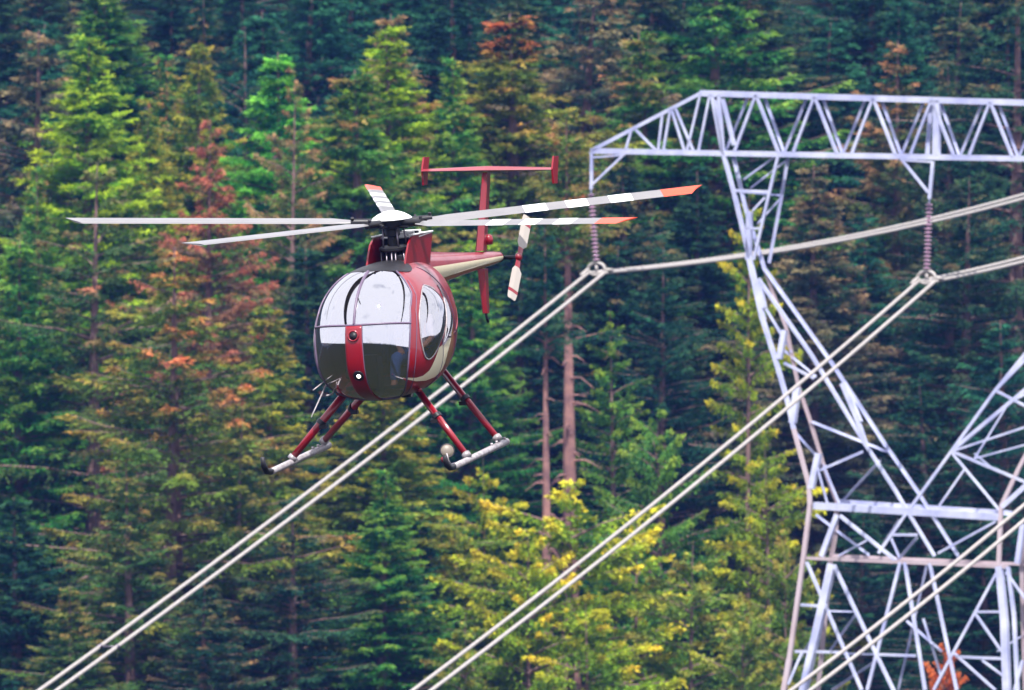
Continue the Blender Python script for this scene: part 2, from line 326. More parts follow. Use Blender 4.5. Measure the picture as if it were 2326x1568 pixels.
CON = [
 # kind, x, tip y, depth, half width, material, label
 ('layer', 400, 560, 338, 165, 'orange', 'large spruce with orange and yellow-green branch ends, left of the helicopter'),
 ('open', 222, 372, 350, 190, 'pinkop', 'tall spreading spruce with bare lower trunk and pinkish twig ends at the left'),
 ('layer', 470, 268, 360, 95, 'red', 'reddest conifer of all, narrow crown covered in red cones above the left rotor blade'),
 ('open', 648, 172, 366, 100, 'rust', 'thin brown conifer with its trunk showing, behind the helicopter\'s short raised rotor blade'),
 ('dense', 618, 118, 377, 120, 'bright', 'bright emerald conifer right behind the thin brown one'),
 ('dense', 205, 98, 374, 135, 'lime', 'lime green conical conifer at the upper left beside the grey-brown one'),
 ('layer', 76, 68, 380, 150, 'brown', 'grey-brown conifer with pale rusty top in the upper left corner'),
 ('dense', 455, 92, 384, 90, 'yellow', 'slender conifer with stacked yellow top above the red conifer'),
 ('dense', 395, 138, 388, 95, 'pinkgr', 'green conifer with a small red top left of the yellow-topped one'),
 ('open', 543, 62, 394, 150, 'teal', 'blue-green conifer with thin tan spire and wide drooping boughs'),
 ('dense', 785, 158, 370, 165, 'pinkgr', 'broad green conifer dotted with red cones at its top, above the hub'),
 ('dense', 900, 78, 376, 150, 'lime', 'brightest lime green conifer rising behind the rotor hub'),
 ('dense', 882, 32, 384, 110, 'rust', 'rusty conifer top peeping over the brightest lime conifer'),
 ('dense', 1140, 30, 380, 170, 'orange', 'big orange-brown conifer above the tail stabiliser'),
 ('dense', 1045, 148, 376, 95, 'green', 'mid green conifer at the left shoulder of the big orange-brown one'),
 ('layer', 1335, -70, 390, 170, 'brown', 'tall olive-brown conifer cut by the top edge, right of the orange-brown one'),
 ('dense', 1476, 72, 384, 130, 'pinkgr', 'green conifer with a dusty pink top above the pylon arm tip'),
 ('layer', 1650, -110, 384, 190, 'green', 'tall mid green conifer cut by the top edge above the arm\'s sloping end'),
 ('layer', 2030, 92, 386, 120, 'rust', 'brown-topped conifer just above the cross-arm at the right'),
 ('layer', 2135, 145, 382, 110, 'darkbr', 'low dark conifer with brown shoulder behind the cross-arm'),
 ('open', 2290, -130, 380, 190, 'darkbr', 'conifer with long brown boughs in the upper right corner'),
 ('dense', 1850, 372, 368, 120, 'brown', 'grey-green conifer inside the pylon, right of its V-shaped post'),
 ('dense', 1440, 330, 374, 120, 'darkbr', 'dark speckled conifer below the arm tip'),
 ('dense', 108, 392, 354, 75, 'pinkgr', 'pale narrow conifer at the left edge beside the spreading spruce'),
 ('dense', 604, 690, 345, 130, 'yellow', 'small conifer with golden tip left of the helicopter nose'),
 ('layer', 545, 925, 337, 130, 'olive', 'brownish young conifer below the small golden-tipped one'),
 ('dense', 850, 830, 342, 165, 'yellow', 'yellow-green conifer directly under the helicopter belly'),
 ('dense', 720, 560, 355, 130, 'dark', 'dark green conifer hidden behind the helicopter cabin\'s left side'),
 ('dense', 25, 545, 350, 110, 'green', 'mid green conifer cut by the left edge at mid height'),
 ('layer', 300, 1050, 334, 150, 'olive', 'olive green conifer low at the left in front of the large orange spruce'),
 ('layer', 660, 1120, 333, 160, 'darkbr', 'dark conifer with rust branch ends crossed by the left cable pair'),
 ('dense', 50, 1130, 336, 150, 'dark', 'dark green conifer in the lower left corner'),
 ('dense', 860, 1080, 335, 130, 'green', 'mid green conifer below the skids'),
 ('layer', 480, 1290, 331, 150, 'darkbr', 'low dark conifer at the bottom edge left of centre'),
 ('dense', 150, 1330, 331, 120, 'olive', 'low olive conifer at the bottom edge near the left cable pair'),
 ('layer', 1960, 500, 374, 150, 'teal', 'blue-green conifer between the V-shaped post and the second insulator'),
 ('layer', 2190, 400, 372, 160, 'darkbr', 'dark conifer with brown flecks behind the second insulator string'),
 ('layer', 2080, 860, 356, 170, 'dark', 'dark shaded conifer behind the crossing legs of the pylon'),
 ('layer', 2290, 730, 357, 150, 'teal', 'shaded blue-green conifer at the right edge behind the pylon'),
 ('layer', 1950, 1130, 348, 140, 'dark', 'dark conifer behind the lower lattice of the pylon'),
 ('dense', 2240, 1180, 345, 140, 'dark', 'dark conifer low in the right corner behind the pylon'),
 ('dense', 1570, 390, 378, 130, 'dark', 'dark conifer left of the V-shaped post'),
 ('dense', 1180, 500, 368, 130, 'dark', 'dark conifer behind the tail boom'),
 ('dense', 1060, 560, 362, 110, 'green', 'green conifer behind the vertical tail fin'),
 ('dense', 330, 240, 380, 100, 'yellow', 'yellowish conifer between the lime conical one and the red one'),
 ('dense', 270, -60, 396, 150, 'green', 'green conifer cut by the top edge at the upper left'),
 ('dense', 960, 1180, 340, 110, 'teal', 'shaded blue-green conifer between the mid green one and the yellow-green broadleaf trees'),
 ('dense', 1390, 560, 372, 110, 'dark', 'dark conifer between the bare trunks and the V-shaped post'),
 ('layer', 1500, 560, 366, 110, 'dark', 'dark conifer right of the tall bare trunks'),
]
for k, x, ty, Y, hw, mt, lab in CON:
    tree(k, x, ty, Y, hw, mt, lab, 'conifer_tree', 'conifer', G1)
tree('high', 1297, 262, 352, 95, 'olive', 'tall conifer on the thicker bare pinkish trunk right of the tail rotor', 'conifer_tree', 'conifer', G1, PBARK, 200)
tree('high', 1247, 520, 347, 75, 'dark', 'shorter conifer on the thinner bare trunk, left of the thicker one', 'conifer_tree', 'conifer', G1, PBARK, 200)
BRD = [
 (1100, 1035, 345, 120, 'L_yel', 'yellow-green broadleaf tree under the right skid'),
 (1300, 1100, 339, 230, 'L_lime', 'largest and brightest yellow-green broadleaf tree, between the two cable pairs'),
 (1560, 1230, 337, 190, 'L_olive', 'olive-gold broadleaf tree right of the brightest one, below the middle cables'),
 (1500, 940, 350, 130, 'L_green', 'muted yellow-green tree beyond the middle cables, left of the pylon'),
 (1745, 1010, 350, 150, 'L_yel', 'tall golden broadleaf tree left of the pylon waist girder'),
 (1695, 425, 360, 85, 'L_yel', 'yellow tree standing straight behind the foot of the V-shaped post'),
 (1400, 700, 354, 105, 'L_green', 'soft green tree right of the bare trunks'),
 (2140, 1470, 330, 80, 'L_orange', 'orange-red autumn tree at the foot of the pylon'),
 (1060, 1390, 333, 130, 'L_olive', 'low olive broadleaf tree at the bottom edge left of the middle cables'),
 (1680, 1380, 333, 130, 'L_olive', 'dull olive tree at the bottom edge beside the pylon leg'),
 (1330, 1370, 332, 190, 'L_lime', 'lime broadleaf tree at the bottom edge below the middle cables'),
 (1210, 1210, 336, 160, 'L_lime', 'lime broadleaf tree standing in front of the left half of the brightest one'),
 (1450, 1150, 343, 140, 'L_lime', 'yellowish broadleaf tree touching the brightest one on its right, under the middle cables'),
 (1790, 1210, 340, 90, 'L_olive', 'dark olive tree touching the outer leg of the pylon'),
 (1040, 1180, 341, 90, 'L_olive', 'small olive tree between the left cables and the brightest tree'),
]
for x, ty, Y, hw, mt, lab in BRD:
    tree('tall' if hw < 112 and ty < 1100 else 'broad', x, ty, Y, hw, mt, lab, 'broadleaf_tree', 'tree', G2)
# the shaded wood further up the slope
k = 0
for Y, step, ty0 in ((402, 150, -60), (418, 135, -150), (440, 130, -230), (470, 125, -330), (505, 120, -450)):
    x = -80 + rnd.uniform(0, 60)
    while x < 2420:
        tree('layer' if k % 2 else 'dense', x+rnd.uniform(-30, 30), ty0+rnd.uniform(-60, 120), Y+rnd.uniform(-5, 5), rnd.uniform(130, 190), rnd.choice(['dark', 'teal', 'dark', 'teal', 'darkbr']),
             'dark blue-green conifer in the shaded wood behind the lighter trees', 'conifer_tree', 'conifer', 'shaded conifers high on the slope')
        x += step*rnd.uniform(.8, 1.2); k += 1
# ------------------------------------------------------------------ pylon
PYD = 300.0; YAW = R(28)
U_ = Vector((math.cos(YAW), -math.sin(YAW), 0)); V_ = Vector((math.sin(YAW), math.cos(YAW), 0))
ORG = px(2084, 595, PYD)                       # a point on the tower axis at the waist
def halfw(z):
    d = ORG.z - z
    return .30 if d < 0 else .30 + d*.088
def face(x, y, v=None, side=-1):
    "pixel to point on the pylon's near (-1) or far (+1) lattice face"
    d = Vector(((x-CX)/S0, 1, (CY-y)/S0)); hv = .3 if v is None else abs(v)
    for _ in range(6):
        vv = side*hv if v is None else v
        P0 = ORG + V_*vv; tt = P0.dot(V_)/d.dot(V_); P = d*tt
        if v is None: hv = halfw(P.z)
    return P
def mir(P):
    r = P-ORG; u = r.dot(U_); return P - U_*(2*u)
base_z = ground_z(ORG.x, ORG.y)
pylon = empty('pylon', (ORG.x, ORG.y, base_z), 'tall grey lattice steel pylon with a long truss cross-arm at the right', 'pylon')
bpy.context.view_layer.update()
PI_ = Matrix.Translation((-ORG.x, -ORG.y, -base_z))
def loc(P): return PI_ @ Vector(P)
def members(name, segs, mt, mirror=False, w=.11, both=False):
    if len(segs) > 1 and name in ('lattice_brace', 'lower_girder', 'waist_girder'):
        for s in segs: members(name, [s], mt, mirror, w)
        return
    b = MB()
    for s in segs:
        x0, y0, x1, y1 = s[:4]; side = s[4] if len(s) > 4 else -1; ww = s[5] if len(s) > 5 else w
        A = face(x0, y0, None, side); B = face(x1, y1, None, side)
        if mirror: A, B = mir(A), mir(B)
        b.angle(loc(A), loc(B), ww, .012 if ww < .15 else .02, -V_ if side < 0 else V_)
    return b.build(name, mt, pylon)
F, K = -1, 1
# cross-arm: chords, webs on both faces, ties, sloping ends
b = MB()
def seg(b, x0, y0, x1, y1, side=F, w=.11): b.angle(loc(face(x0, y0, None, side)), loc(face(x1, y1, None, side)), w, .012 if w < .15 else .02, -V_ if side < 0 else V_)
def yt(x): return 212 + (x-1593)*.0294
def yb(x): return 341 + (x-1508)*.0220
XR = 2780
for a_, b_ in ((F, 0), (K, 1)):
    seg(b, 1590, yt(1590), XR-250, yt(XR-250), a_, .24); seg(b, 1342, 343, XR, yb(XR), a_, .22)
    seg(b, 1342, 343, 1592, 212, a_, .16); seg(b, XR-250, yt(XR-250), XR, yb(XR), a_, .16)
chords = b.build('arm_chord', GALV, pylon)
b = MB()
x = 1716-133
while x < 2560:
    T = x
    if T > 1600:
        seg(b, T, yt(T), T-49, yb(T-49), F, .12); seg(b, T, yt(T), T+51, yb(T+51), F, .13)
        seg(b, T-14, yt(T-14), T-67, yb(T-67), K, .10); seg(b, T+20, yt(T+20), T+66, yb(T+66), K, .11)
    x += 133
for q in ((1434,295,1420,341),(1440,292,1488,341),(1504,258,1494,341),(1522,249,1506,341),(1524,248,1553,341),(1532,244,1573,341),(1590,214,1560,341),(1612,214,1586,341)):
    seg(b, *q, F, .10)
for q in ((1616,216,1640,345),(1632,216,1640,345),(1640,225,1666,330)): seg(b, *q, F, .16)
for xx in (1640, 1770, 1905, 2035, 2175, 2305, 2440):      # ties between the two faces
    for yy in (yt, yb):
        A = face(xx, yy(xx), None, F); B = face(xx, yy(xx), None, F) + V_*.6; b.angle(loc(A), loc(B), .09, .012, Vector((0, 0, 1)))
b.build('arm_lattice', GALV, pylon)
for q_ in ((2126, yt(2126), 2124, yb(2126), F, .26), (2116, yt(2116), 2108, yb(2110), K, .16), (2450, yt(2450), 2450, yb(2450), F, .26)):
    b = MB(); seg(b, *q_); b.build('arm_post', GALV, pylon)
for q, nm in ((((1343,345,1342,430,F,.13),(1345,419,1416,352,F,.11),(1345,358,1420,352,F,.08)), 'arm_bracket'), (((2118,366,2110,452,F,.14),(2050,366,2107,437,F,.11),(2045,364,2115,368,F,.08)), 'arm_bracket')):
    members(nm, q, GALV)
# V shaped post between waist and arm
post = [(1641,348,1667,444,F,.17),(1667,444,1702,590,F,.18),(1767,352,1746,440,F,.13),(1746,440,1711,590,F,.12),(1667,352,1693,466,K,.15),(1693,466,1739,614,K,.15),
        (1792,352,1776,449,K,.12),(1776,449,1748,598,K,.12),(1671,433,1744,436,F,.13),(1690,437,1776,444,K,.08),(1693,519,1724,519,F,.10),
        (1689,409,1759,357,K,.10),(1706,427,1790,362,K,.09),(1709,479,1737,449,F,.10),(1720,510,1772,453,K,.10),(1623,228,1641,348,F,.16),(1700,480,1698,590,F,.22)]
members('tower_post', post, GALV); members('tower_post', post, GALV, True)
# outer legs: waist to girder, then down
legF = [(1700,588,1731,727,F,.20),(1731,727,1762,825,F,.19),(1762,825,1788,915,F,.19),(1788,915,1801,974,F,.18)]
legF2 = [(1801,974,1836,1103,F,.17),(1836,1103,1838,1149,F,.18),(1838,1149,1821,1284,F,.19),(1821,1284,1791,1497,F,.19),(1791,1497,1766,1640,F,.2)]
legK = [(1738,613,1788,748,K,.12),(1788,748,1815,877,K,.14),(1815,877,1842,957,K,.14),(1842,957,1877,1074,K,.15),(1877,1074,1903,1143,K,.15),(1903,1143,1900,1211,K,.16),(1900,1211,1887,1284,K,.17),(1887,1284,1860,1568,K,.17),(1860,1568,1852,1640,K,.17)]
thick = [(1887,1281,1822,1568,F,.30),(1822,1568,1806,1640,F,.30)]
diagF = [(1721,634,1842,807,F,.15),(1842,807,1964,1009,F,.15),(1964,1009,2034,1117,F,.14),(2034,1117,2056,1155,F,.14),(2056,1155,2122,1264,F,.13),
         (1740,613,1891,825,K,.15),(1891,825,2016,1016,K,.15),(2016,1016,2086,1117,K,.14),(2086,1117,2182,1270,K,.13)]
short = [(1780,750,1768,815,F,.22),(1722,640,1732,700,F,.22),(1808,880,1798,960,F,.26),(1857,1030,1840,1110,F,.24),(1912,870,1950,960,F,.22),(1948,960,1966,1012,F,.18)]  # added short bars standing in for bright sunlit stretches of the legs
ties = [(1780,825,1849,860,F,.11),(1740,700,1800,800,K,.10),(1842,957,2016,1026,K,.11),(1863,1068,1960,1026,F,.12),(1775,790,1855,856,K,.09),(2000,1046,1905,1149,K,.09),
        (1870,1060,1905,1143,F,.09),(1800,974,1877,1060,K,.09),(1856,1062,1880,1149,F,.08)]
lower = [(1907,1172,2034,1274,F,.14),(1900,1169,1864,1264,F,.20),(1854,1169,1975,1261,K,.10),(2044,1182,1995,1257,K,.11),(2021,1215,2084,1215,F,.12),(2024,1220,2047,1274,K,.09),
         (2084,1221,2038,1276,K,.10),(1903,1264,1969,1228,K,.09),(1893,1284,2028,1568,F,.14),(2028,1568,2060,1640,F,.14),(1831,1277,1956,1568,F,.13),(2044,1277,1969,1568,F,.14),(2054,1277,2100,1568,F,.14),
         (2110,1277,2172,1568,F,.13),(2106,1284,2041,1568,K,.09),(1818,1374,1861,1377,F,.12),(1805,1480,1910,1482,F,.12),(1995,1487,2080,1490,F,.12),(1880,1388,1950,1390,K,.07),
         (1945,1395,1885,1480,K,.09),(1994,1500,1890,1568,K,.10),(2060,1410,2140,1480,K,.10),(2098,1405,2140,1540,K,.09),(1790,1555,1822,1480,F,.12),(1840,1460,1815,1500,K,.09)]
mr_ = False
members('tower_leg', legF, GALV); members('tower_leg', legF2, RUST); members('tower_leg', legK, RUST); members('tower_leg', thick, GALV)
[members('leg_highlight_bar', [q_], GALV) for q_ in short]; members('diagonal_brace', diagF, GALV); members('lattice_brace', ties, GALV); members('lattice_brace', lower, GALV)
members('diagonal_brace', [(2450,600,2360,765,F,.14),(2360,765,2260,887,F,.14),(2260,887,2162,1023,F,.14),(2162,1023,2054,1172,F,.13),(2054,1172,1995,1257,F,.12)], GALV)
members('diagonal_brace', [(2480,600,2345,800,F,.12),(2345,800,2260,887,F,.14),(2420,800,2330,884,F,.14),(2330,884,2166,1020,F,.17)], GALV)
members('lattice_brace', [(2162,1026,2400,1126,F,.12),(2162,1030,2268,1158,F,.10),(2166,1024,2360,960,F,.10),(2256,1066,2213,1030,F,.08),(2291,915,2213,1042,F,.08),(2213,1042,2330,1010,F,.08),(2192,1064,2133,1149,F,.09),
  (2210,1045,2290,1080,F,.07),(2260,887,2400,960,F,.11),(2291,915,2400,860,F,.10)], GALV)
members('tower_leg', [(2450,600,2430,800,F,.18),(2430,800,2385,930,F,.17),(2385,930,2313,1064,F,.17),(2313,1064,2272,1152,F,.18),(2272,1152,2267,1284,F,.18)], RUST)
members('tower_leg', [(2267,1284,2279,1415,F,.27),(2279,1415,2284,1568,F,.28),(2284,1568,2288,1640,F,.28)], GALV)
members('tower_leg', [(2480,600,2460,850,K,.15),(2460,850,2400,1020,K,.15),(2400,1020,2350,1150,K,.15),(2350,1150,2322,1284,K,.16),(2322,1284,2330,1568,K,.16),(2330,1568,2333,1640,K,.16)], RUST)
members('tower_leg', [(2288,1288,2302,1400,F,.16),(2302,1400,2310,1568,F,.16),(2310,1568,2314,1640,F,.16)], GALV)
members('lattice_brace', [(2275,1152,2400,1040,F,.2),(2261,1185,2130,1257,F,.10),(2322,1190,2309,1280,F,.2),(2264,1300,2166,1480,F,.12),(2166,1480,2120,1568,F,.12),(2215,1395,2274,1480,F,.10),(2218,1390,2272,1390,F,.10),
  (2169,1492,2284,1497,F,.12),(2230,1500,2284,1540,F,.09),(2166,1484,2260,1568,F,.10),(2322,1500,2304,1568,F,.14),(2284,1300,2400,1460,F,.10),(2265,1480,2330,1440,K,.08)], GALV)
members('waist_girder', [(1847,1149,2268,1175,F,.28),(1903,1140,2300,1166,K,.2)], GALV)
members('lower_girder', [(1831,1268,2290,1288,F,.14),(1890,1262,2330,1282,K,.14)], RUST)
members('lower_girder', [(2169,1492,2290,1497,F,.12),(1900,1484,2000,1487,K,.09)], GALV)
# legs on down to the ground (below the picture)
b = MB()
for A in ((1766,1640,F),(1806,1640,F),(1852,1640,K),(2060,1640,F),(2288,1640,F),(2314,1640,F),(2333,1640,K)):
    P = face(A[0], A[1], None, A[2])
    for Q in (P,):
        r = Q-ORG; q = ORG + U_*(r.dot(U_)*1.35) + V_*(r.dot(V_)*2.0); q.z = ground_z(q.x, q.y)-.3
        b.angle(loc(Q), loc(q), .2, .02, -V_)
b.build('leg_foot', GALV, pylon)
# insulator strings and clamps
def insulator(x0, y0, x1, y1, label):
    A = face(x0, y0, 0); B = face(x1, y1, 0); r = empty('insulator_string', A, label, 'insulator', 'insulator strings hanging from the cross-arm')
    D = B-A; n = 17; q = D.to_track_quat('Z', 'Y').to_matrix(); b = MB(); Ln = D.length
    prof = []
    for i in range(n):
        z = Ln*(.05+.9*i/n); h = Ln*.9/n
        prof += [(.035, z), (.045, z+h*.2), (.125, z+h*.55), (.13, z+h*.65), (.04, z+h*.78)]
    b.lathe(prof, (0, 0, 0), 14, q); b.build('disc_stack', INSUL, r, True)
    MB().tube([Vector(), D*.05], .03, 8).build('cap', GALV, r)
    # corona ring and clamp
    c = B-A; b = MB(); pts = [c + U_*(.30*math.cos(a)) + Vector((0, 0, .20*math.sin(a)-.12)) for a in [i*math.pi/12 for i in range(24)]]
    b.ring(pts, .055, 8); b.tube([c+U_*-.30+Vector((0,0,-.12)), c+U_*-.38+V_*-.35+Vector((0,0,-.33))], .06, 8); b.tube([c+U_*.34+Vector((0,0,-.14)), c+U_*.42+V_*.3+Vector((0,0,-.16))], .06, 8)
    b.tube([c, c+Vector((0,0,-.2))], .05, 8); b.tube([c+U_*-.34+Vector((0,0,-.24)), c+U_*.40+Vector((0,0,-.24))], .05, 8)
    b.build('clamp_ring', CABLE, r, True)
    return B
I1 = insulator(1342, 430, 1355, 603, 'left insulator string, under the tip of the cross-arm behind the rotor blades')
I2 = insulator(2111, 452, 2105, 622, 'right insulator string, under the bracket halfway along the cross-arm')
I3 = mir(I1)
# conductors: two per bundle, nearly parallel to V_
DW = -V_
def hit(x, y, P0):
    "point along the vertical plane through P0 containing the line direction V_, seen at pixel x, y"
    d = Vector(((x-CX)/S0, 1, (CY-y)/S0)); return d*(P0.dot(U_)/d.dot(U_))
def cable(name, P, ends, off, label, group):
    A = P + U_*off + Vector((0, 0, -.24)); pts = []
    for (pa, pm), ext in ends:
        Q = hit(*pa, P) + U_*off; M2 = hit(*pm, P) + U_*off
        # parabola through clamp, mid point and far point, extended
        dv = [(q-A).dot(V_) for q in (M2, Q)]; dz = [(q-A).z for q in (M2, Q)]
        a = (dz[1]/dv[1]-dz[0]/dv[0])/(dv[1]-dv[0]); c = dz[0]/dv[0]-a*dv[0]
        pts.append([A + V_*(dv[1]*ext*i/20.) + Vector((0, 0, c*(dv[1]*ext*i/20.)+a*(dv[1]*ext*i/20.)**2)) for i in range(21)])
    path = pts[0][::-1] + pts[1][1:]
    b = MB(); b.tube([p-A for p in path], .058, 8)
    o = b.build(name, CABLE, None, True); o.location = A; tag(o, label, 'power cable', group); return path
E1 = [(((110, 1568), (700, 1133)), 1.5), (((2326, 447), (1840, 557)), 1.6)]
E2 = [(((960, 1568), (1545, 1112)), 1.5), (((2326, 590), (2200, 620)), 1.7)]
cb = 'paired conductors of the power line'
p11 = cable('power_cable', I1, E1, -.29, 'left cable of the pair running behind the helicopter legs', cb); p12 = cable('power_cable', I1, E1, .29, 'right cable of the pair running behind the helicopter legs', cb)
cable('power_cable', I2, E2, -.29, 'left cable of the middle pair hung from the right insulator', cb); cable('power_cable', I2, E2, .29, 'right cable of the middle pair hung from the right insulator', cb)
E3 = [(((1815, 1568), (2326, 1172)), 1.3), (((2900, 600), (2800, 640)), 1.0)]
I3b = I2 + (I2-I1)
cable('power_cable', I3b, [(((1790, 1590), (2318, 1172)), 1.3), (((3200, 560), (3120, 580)), 1.0)], -.29, 'left cable of the lowest pair crossing the pylon foot', cb)
cable('power_cable', I3b, [(((1790, 1590), (2318, 1172)), 1.3), (((3200, 560), (3120, 580)), 1.0)], .29, 'right cable of the lowest pair crossing the pylon foot', cb)
# spacer at the lower left and near the helicopter
def spacer(xp, label):
    best = min(range(len(p11)), key=lambda i: abs(p11[i].x*S0/p11[i].y+CX-xp)); A, B = p11[best], p12[best]
    b = MB(); b.tube([Vector(), B-A], .03, 8)
    for q in (Vector(), B-A): b.tube([q-V_*.09, q+V_*.09], .07, 8)
    o = b.build('cable_spacer', STEELD, None, True); o.location = A; tag(o, label, 'spacer', 'spacers between paired cables')
spacer(200, 'small metal spacer joining the left cable pair near the bottom left corner')

# ------------------------------------------------------------------ helicopter
PXM = 180.0; HD = S0/PXM
Mrot = Matrix.Rotation(R(-18), 3, 'Z') @ Matrix.Rotation(R(7), 3, 'X') @ Matrix.Rotation(R(-2.6), 3, 'Y')
HUBZ = 1.40
hubw = px(890, 506, HD); rootloc = hubw - Mrot @ Vector((0, 0, HUBZ))
heli = empty('helicopter', rootloc, 'red and cream light helicopter hovering with a bubble canopy and five rotor blades', 'helicopter')
heli.rotation_euler = Mrot.to_euler()
MI = Mrot.inverted()
def to_px(P):
    w = Mrot @ Vector(P) + rootloc; return (CX + w.x*S0/w.y, CY - w.z*S0/w.y)
def bpt(x, y, axis, val):
    "body-frame point on plane axis=val seen at pixel"
    o_ = MI @ (-rootloc); d = MI @ Vector(((x-CX)/S0, 1, (CY-y)/S0)); t_ = (val-o_[axis])/d[axis]; return o_ + d*t_
# cabin egg
YC = -.62; ZC = -.08; FA, FB, FBR, CT, CB = .78, 1.20, 1.75, 1.02, .65
def Pf(az, el, off=0.0):
    d = Vector((math.sin(az)*math.cos(el), -math.cos(az)*math.cos(el), math.sin(el)))
    n_ = 2.6; b_ = FB if d.y < 0 else FBR; c_ = CT if d.z > 0 else CB; m_ = 2.25 if d.z > 0 else 2.5
    Fv = ((abs(d.x/FA)**n_+abs(d.y/b_)**n_)**(m_/n_) + abs(d.z/c_)**m_); r = Fv**(-1/m_)+off
    p = d*r
    if p.y > 0: p.z += .17*p.y*p.y*(1 if p.z < 0 else .45); p.x *= 1-.10*p.y
    return p + Vector((0, YC, ZC))
GA = np.linspace(-2.2, 2.2, 353); GE = np.linspace(-1.5, 1.5, 241)
vd = MI @ Vector((rootloc)).normalized()
gp = []
for a_ in GA:
    for e_ in GE:
        p = Pf(a_, e_); q = to_px(p); gp.append((q[0], q[1], p.dot(vd), a_, e_))
gp = np.array(gp)
def ae(x, y):
    d2 = (gp[:, 0]-x)**2+(gp[:, 1]-y)**2; near = np.where(d2 < max(9, d2.min()+6))[0]
    j = near[np.argmin(gp[near, 2])]; return gp[j, 3], gp[j, 4]
print('egg px x range', gp[:, 0].min(), gp[:, 0].max(), 'y', gp[:, 1].min(), gp[:, 1].max(), 'nose', to_px(Pf(0, 0)))
# canopy side boundary from the traced line, as az(el)
tr = [ae(*p) for p in ((936, 664), (934, 700), (933, 735), (932, 769), (931, 810), (926, 846))]
tr.sort(key=lambda q: q[1]); print('canopy edge', [(round(math.degrees(a)), round(math.degrees(b))) for a, b in tr])
EB = R(-50); ET = R(66)
def azR(el):
    es = [q[1] for q in tr]; As = [q[0] for q in tr]
    v = float(np.interp(el, es, As))
    return v
def inside(poly, a_, e_):
    c = False; n_ = len(poly)
    for i in range(n_):
        x1, y1 = poly[i]; x2, y2 = poly[i-1]
        if (y1 > e_) != (y2 > e_) and a_ < (x2-x1)*(e_-y1)/(y2-y1)+x1: c = not c
    return c
def Z1(L_): return [(690.5+.2781*x, 490.6+.2781*y) for x, y in L_]
win = [ae(*p) for p in Z1([(990,562),(1060,590),(1110,680),(1135,800),(1140,900),(1125,1000),(1090,1100),(1040,1165),(1000,1150),(970,1050),(955,940),(950,800),(960,680),(972,600)])]
win2 = [ae(*p) for p in Z1([(1110,560),(1150,570),(1195,660),(1215,760),(1222,860),(1200,960),(1160,1040),(1140,1050),(1165,940),(1172,860),(1165,760),(1145,660)])]
print('win', [(round(math.degrees(a)), round(math.degrees(b))) for a, b in win]); print('win2', [(round(math.degrees(a)), round(math.degrees(b))) for a, b in win2])
# fuselage shell, open where the glass is
na, ne = 300, 160
shell = MB(); vs_ = []; fs_ = []
for j in range(ne+1):
    e_ = R(-89.5)+R(179)*j/ne
    for i in range(na): vs_.append(Pf(2*math.pi*i/na-math.pi, e_))
for j in range(ne):
    e_ = R(-89.5)+R(179)*(j+.5)/ne
    for i in range(na):
        a_ = 2*math.pi*(i+.5)/na-math.pi
        if (EB < e_ < ET and abs(a_) < azR(e_)) or inside(win, abs(a_), e_) or inside(win2, abs(a_), e_): continue
        fs_.append((j*na+i, j*na+(i+1) % na, (j+1)*na+(i+1) % na, (j+1)*na+i))
shell.add(vs_, fs_); body = shell.build('fuselage', RED, heli, True)
so = body.modifiers.new('solid', 'SOLIDIFY'); so.thickness = .015; so.offset = -1
def patch(fa, fb, n1, n2, off, name, mt, parent, thick=0):
    b = MB(); vs = []
    for j in range(n2+1):
        for i in range(n1+1):
            a_, e_ = fa(i/n1, j/n2); vs.append(Pf(a_, e_, off if not callable(fb) else off+fb(i/n1, j/n2)))
    b.add(vs, [(j*(n1+1)+i, j*(n1+1)+i+1, (j+1)*(n1+1)+i+1, (j+1)*(n1+1)+i) for j in range(n2) for i in range(n1)])
    o = b.build(name, mt, parent, True)
    if thick: s_ = o.modifiers.new('solid', 'SOLIDIFY'); s_.thickness = thick; s_.offset = 1
    return o
def reg(a0, a1, e0, e1):
    return lambda u, v: ((a0(e0+(e1-e0)*v) if callable(a0) else a0)*(1-u) + (a1(e0+(e1-e0)*v) if callable(a1) else a1)*u, e0+(e1-e0)*v)
E0 = ae(810, 737)[1]; print('seam el', math.degrees(E0))
NS = R(5.2)      # half width of the nose strip
can = patch(reg(lambda e: -azR(e), azR, E0, ET), None, 60, 40, .006, 'upper_canopy', GLASS, heli)
patch(reg(lambda e: -azR(e), -NS, EB, E0), None, 30, 30, .006, 'lower_canopy', GLASS, heli); patch(reg(NS, azR, EB, E0), None, 30, 30, .006, 'lower_canopy', GLASS, heli)
strip = patch(reg(lambda e: -NS-.25*max(0, -e-.3)*.25, lambda e: NS+.25*max(0, -e-.3)*.25, EB-R(8), E0-.01), None, 8, 40, .012, 'nose_strip', RED, heli, .012)
# pitot inlet and landing light on the strip
def disc_on(az_, el_, prof, name, mt, parent, n=20, lift=.02):
    c = Pf(az_, el_); nrm = (Pf(az_+.02, el_)-Pf(az_-.02, el_)).cross(Pf(az_, el_+.02)-Pf(az_, el_-.02)).normalized()
    if nrm.dot(c-Vector((0, YC, ZC))) < 0: nrm = -nrm
    return MB().lathe(prof, c+nrm*lift, n, nrm.to_track_quat('Z', 'Y').to_matrix()).build(name, mt, parent, True)
a_, e_ = ae(807, 762); disc_on(0, e_, [(.075, 0), (.075, .018), (.06, .022), (.052, .012), (.052, .004)], 'inlet_ring', RED, strip); disc_on(0, e_, [(.05, 0), (.05, .014)], 'inlet_mouth', BLACK, strip, 20, .022)
a_, e_ = ae(814, 853); lr_ = disc_on(R(1), e_, [(.07, 0), (.07, .01), (.062, .012)], 'landing_light', BLACK, strip, 20, .02); disc_on(R(1.2), e_, [(.024, 0), (.024, .016), (.014, .022)], 'bulb', LIT, lr_, 20, .022)
